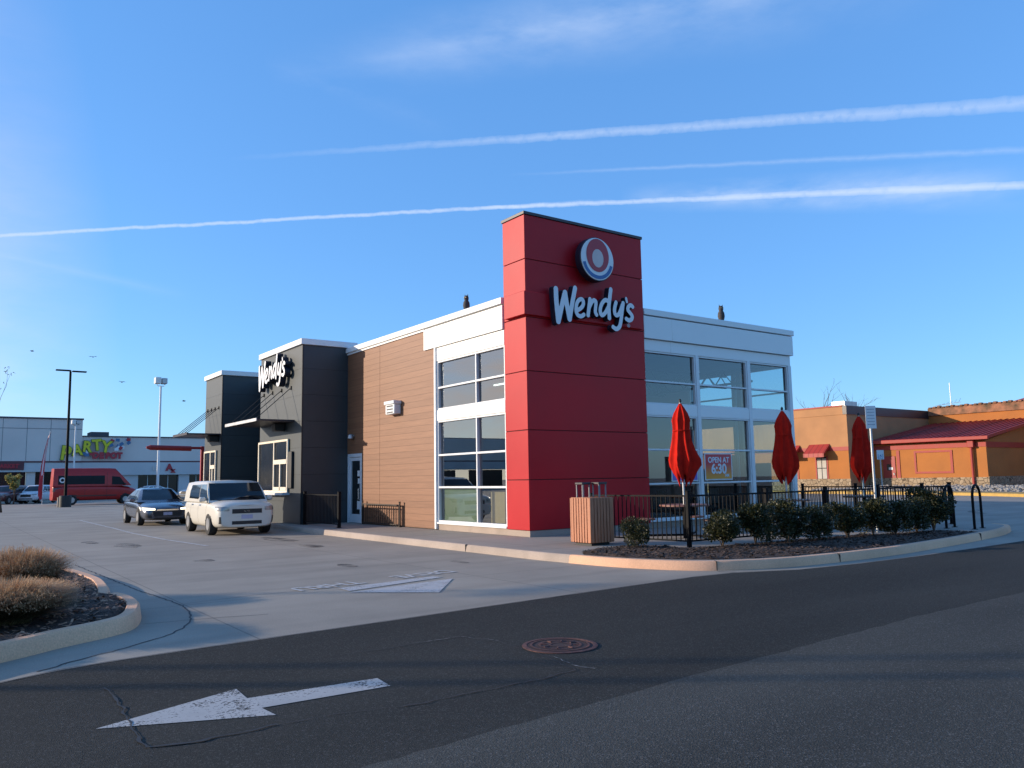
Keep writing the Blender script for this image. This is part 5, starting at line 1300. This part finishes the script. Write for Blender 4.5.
hatch = dict(hw=.88, wr=.33, wheels=(-1.33, 1.27), body=[(-2.10, .80, .30, .55, .96, 1.0), (-2.04, .86, .22, .55, .98, 1.02), (-1.3, .88, .2, .55, .99, 1.02), (0, .88, .2, .55, .99, 1.02), (1.05, .88, .2, .55, .98, 1.03), (1.60, .87, .2, .55, .96, 1.04), (1.98, .84, .22, .55, .92, 1.00), (2.16, .74, .24, .52, .86, .92), (2.18, .66, .27, .52, .84, .88)],
    gh=(1.25, .62, -1.92, -2.06), gz=(.97, 1.63), gw=(.85, .75), mirror=(.98, 1.06), mirror_mat=m_cream_paint, patches=[
    ('windshield', [(-.81, 1.03), (.81, 1.03), (.73, 1.545), (-.73, 1.545)], 'front', GL), ('rear_window', [(-.62, 1.08), (.62, 1.08), (.58, 1.5), (-.58, 1.5)], 'rear', GL),
    ('side_window', [(.02, 1.06), (1.12, 1.04), (.62, 1.52), (.02, 1.52)], 'sides', m_sideglass), ('side_window', [(-1.35, 1.08), (-.04, 1.06), (-.04, 1.52), (-1.25, 1.50)], 'sides', m_sideglass),
    ('door_seam', [(-.01, .35), (.0, .35), (.0, 1.02), (-.01, 1.02)], 'sides', m_seam), ('door_seam', [(1.0, .35), (1.01, .35), (1.01, 1.0), (1.0, 1.0)], 'sides', m_seam), ('door_seam', [(-.99, .5), (-.98, .5), (-.98, 1.02), (-.99, 1.02)], 'sides', m_seam),
    ('door_handle', [(.1, .86), (.3, .86), (.3, .90), (.1, .90)], 'sides', m_chrome), ('door_handle', [(-.9, .86), (-.7, .86), (-.7, .90), (-.9, .90)], 'sides', m_chrome),
    ('headlight', [(.50, .73), (.80, .73), (.82, .86), (.50, .84)], 'front', m_lamp_glass), ('grille', [(-.42, .65), (.42, .65), (.42, .78), (-.42, .78)], 'front', m_blackp), ('badge', [(-.08, .70), (.08, .70), (.08, .735), (-.08, .735)], 'front', m_chrome),
    ('lower_intake', [(-.42, .33), (.42, .33), (.42, .43), (-.42, .43)], 'front', m_blackp), ('licence_plate', [(-.16, .49), (.16, .49), (.16, .61), (-.16, .61)], 'front', m_plate), ('fog_vent', [(.70, .36), (.755, .36), (.76, .56), (.72, .56)], 'front', m_blackp), ('tail_light', [(.62, .75), (.76, .75), (.76, 1.0), (.62, 1.0)], 'rear', m_sred)])
c1 = car('hatchback', 'boxy cream white hatchback facing the camera at the service window', 'car', (-3.98, 11.3, 0), R(-92), hatch, m_cream_paint); c1.scale = (1.05, 1.07, 1.03)
sedan_s = dict(hw=.92, wr=.34, wheels=(-1.42, 1.41), body=[(-2.40, .78, .42, .62, .86, .94), (-2.30, .86, .28, .6, .92, 1.0), (-1.5, .92, .22, .55, .92, 1.0), (0, .92, .2, .55, .90, .96), (1.0, .92, .2, .55, .88, .95), (1.8, .90, .2, .52, .76, .86), (2.2, .85, .2, .5, .68, .76), (2.40, .72, .24, .48, .60, .68), (2.42, .62, .28, .46, .58, .64)],
    gh=(1.22, .28, -.95, -1.95), gz=(.90, 1.44), gw=(.86, .60), mirror=(.80, .98), patches=[
    ('windshield', [(-.72, .98), (.72, .98), (.54, 1.38), (-.54, 1.38)], 'front', GL), ('rear_window', [(-.60, 1.04), (.60, 1.04), (.5, 1.36), (-.5, 1.36)], 'rear', GL),
    ('side_window', [(-.02, .97), (.92, .97), (.26, 1.35), (-.02, 1.37)], 'sides', GL), ('side_window', [(-1.35, 1.0), (-.1, .97), (-.1, 1.37), (-.95, 1.33)], 'sides', GL),
    ('door_seam', [(-.06, .35), (-.05, .35), (-.05, .92), (-.06, .92)], 'sides', m_seam), ('door_seam', [(.95, .35), (.96, .35), (.96, .9), (.95, .9)], 'sides', m_seam), ('door_handle', [(.05, .78), (.24, .78), (.24, .81), (.05, .81)], 'sides', m_chrome),
    ('headlight', [(.46, .60), (.88, .60), (.88, .70), (.46, .66)], 'front', m_drl), ('grille', [(-.50, .36), (.50, .36), (.55, .56), (-.55, .56)], 'front', m_blackp), ('chrome_bar', [(-.40, .585), (.40, .585), (.40, .63), (-.40, .63)], 'front', m_chrome),
    ('licence_plate', [(-.16, .40), (.16, .40), (.16, .52), (-.16, .52)], 'front', m_plate), ('lower_intake', [(-.5, .25), (.5, .25), (.5, .32), (-.5, .32)], 'front', m_blackp), ('fog_vent', [(.58, .30), (.78, .34), (.76, .44), (.58, .40)], 'front', m_blackp), ('tail_light', [(.45, .78), (.82, .78), (.82, .9), (.45, .9)], 'rear', m_sred)])
car('sedan', 'dark blue grey sedan waiting behind the boxy white hatchback', 'car', (-4.39, 19.9, 0), R(-91), sedan_s, m_grey_paint)
suv = dict(hw=.93, wr=.37, wheels=(-1.42, 1.36), body=[(-2.28, .82, .42, .7, 1.02, 1.08), (-2.2, .90, .3, .7, 1.05, 1.1), (-1.4, .93, .28, .65, 1.05, 1.1), (0, .93, .26, .65, 1.05, 1.1), (1.0, .93, .26, .65, 1.03, 1.1), (1.8, .91, .28, .65, .98, 1.06), (2.2, .86, .3, .6, .86, .96), (2.32, .74, .34, .58, .76, .86)],
    gh=(1.2, .45, -1.75, -2.15), gz=(1.06, 1.70), gw=(.87, .68), mirror=(.85, 1.14), patches=[
    ('windshield', [(-.72, 1.14), (.72, 1.14), (.6, 1.6), (-.6, 1.6)], 'front', GL), ('rear_window', [(-.65, 1.15), (.65, 1.15), (.56, 1.55), (-.56, 1.55)], 'rear', GL), ('side_window', [(-.02, 1.14), (.9, 1.14), (.4, 1.58), (-.02, 1.58)], 'sides', GL), ('side_window', [(-1.0, 1.14), (-.1, 1.14), (-.1, 1.58), (-1.0, 1.58)], 'sides', GL), ('side_window', [(-1.75, 1.16), (-1.1, 1.14), (-1.1, 1.58), (-1.6, 1.55)], 'sides', GL),
    ('headlight', [(.5, .78), (.84, .80), (.84, .94), (.5, .90)], 'front', m_lamp_glass), ('grille', [(-.45, .62), (.45, .62), (.45, .85), (-.45, .85)], 'front', m_blackp), ('lower_intake', [(-.6, .4), (.6, .4), (.6, .5), (-.6, .5)], 'front', m_blackp), ('tail_light', [(.66, .85), (.86, .85), (.86, 1.08), (.66, 1.08)], 'rear', m_sred)])
car('suv', 'blue grey suv parked behind the dark sedan, mostly hidden', 'car', (9.9, 66.3, 0), R(205), suv, m_silver_paint, detail=False, group='cars parked before the strip mall')
car('sedan', 'pale silver car parked beyond the red van nose', 'car', (6.6, 74.5, 0), R(200), sedan_s, m_white_paint, detail=False, group='cars parked before the strip mall')
car('suv', 'white suv parked between the flag and the red van', 'car', (-3.6, 72.5, 0), R(240), suv, m_white_paint, detail=False, group='cars parked before the strip mall')
car('suv', 'dark maroon suv parked left of the feather flag', 'car', (-6.0, 72.0, 0), R(235), suv, m_dred_paint, detail=False, group='cars parked before the strip mall')
car('sedan', 'dark car at the extreme left edge before the mall', 'car', (-8.3, 74.5, 0), R(190), sedan_s, m_silver_paint, detail=False, group='cars parked before the strip mall')
car('sedan', 'dark car parked right behind the maroon suv', 'car', (-3.9, 80.5, 0), R(90), sedan_s, m_grey_paint, detail=False, group='cars parked before the strip mall')
van_s = dict(hw=1.02, wr=.37, wheels=(-1.75, 1.95), body=[(-3.05, .95, .40, .9, 1.35, 1.42), (-3.0, 1.0, .34, .9, 1.38, 1.44), (-1.7, 1.02, .32, .9, 1.38, 1.44), (0, 1.02, .32, .9, 1.38, 1.44), (1.6, 1.02, .32, .9, 1.34, 1.42), (2.3, 1.0, .34, .9, 1.18, 1.28), (2.85, .95, .36, .8, 1.02, 1.12), (3.05, .82, .4, .75, .92, 1.0)],
    gh=(2.35, 1.20, -2.98, -3.04), gz=(1.38, 2.72), gw=(1.0, .86), mirror=(1.85, 1.5), mirror_mat=m_blackp, patches=[
    ('windshield', [(-.88, 1.42), (.88, 1.42), (.78, 2.15), (-.78, 2.15)], 'front', GL), ('side_window', [(-2.7, 1.52), (.45, 1.52), (.45, 2.16), (-2.7, 2.16)], 'sides', m_vglass), ('side_window', [(.95, 1.47), (1.95, 1.44), (1.5, 2.05), (.95, 2.1)], 'sides', m_vglass), ('side_stripe', [(-2.6, .62), (1.3, .62), (1.3, .72), (-2.6, .72)], 'sides', m_dred_paint), ('door_seam', [(.60, .5), (.62, .5), (.62, 2.4), (.60, 2.4)], 'sides', m_seam), ('door_seam', [(-.9, .5), (-.88, .5), (-.88, 1.45), (-.9, 1.45)], 'sides', m_seam),
    ('headlight', [(.55, .92), (.88, .95), (.88, 1.12), (.55, 1.08)], 'front', m_lamp_glass), ('grille', [(-.5, .7), (.5, .7), (.5, .95), (-.5, .95)], 'front', m_blackp), ('tail_light', [(.85, 1.0), (.98, 1.0), (.98, 1.3), (.85, 1.3)], 'rear', m_dred_paint)])
vn = car('van', 'red high-roof passenger van parked side-on behind the dark lamp pole', 'van', (-.55, 60.0, 0), 0, van_s, m_van_red); vn.scale = (1.09, 1, 1.11)
for s_ in (-1, 1):
    m = MB(); m.lathe([(.20, -.01), (.20, .01), (.19, .012)], 24, mat=Matrix.Translation((-2.42, s_*.985, 1.84)) @ Matrix.Rotation(R(90), 4, 'X')); m.build('emblem', m_letface, vn)
    m = MB(); m.lathe([(.11, -.02), (.11, .02), (.10, .022)], 24, mat=Matrix.Translation((-2.42, s_*.985, 1.84)) @ Matrix.Rotation(R(90), 4, 'X')); m.build('emblem_centre', m_vglass, vn)
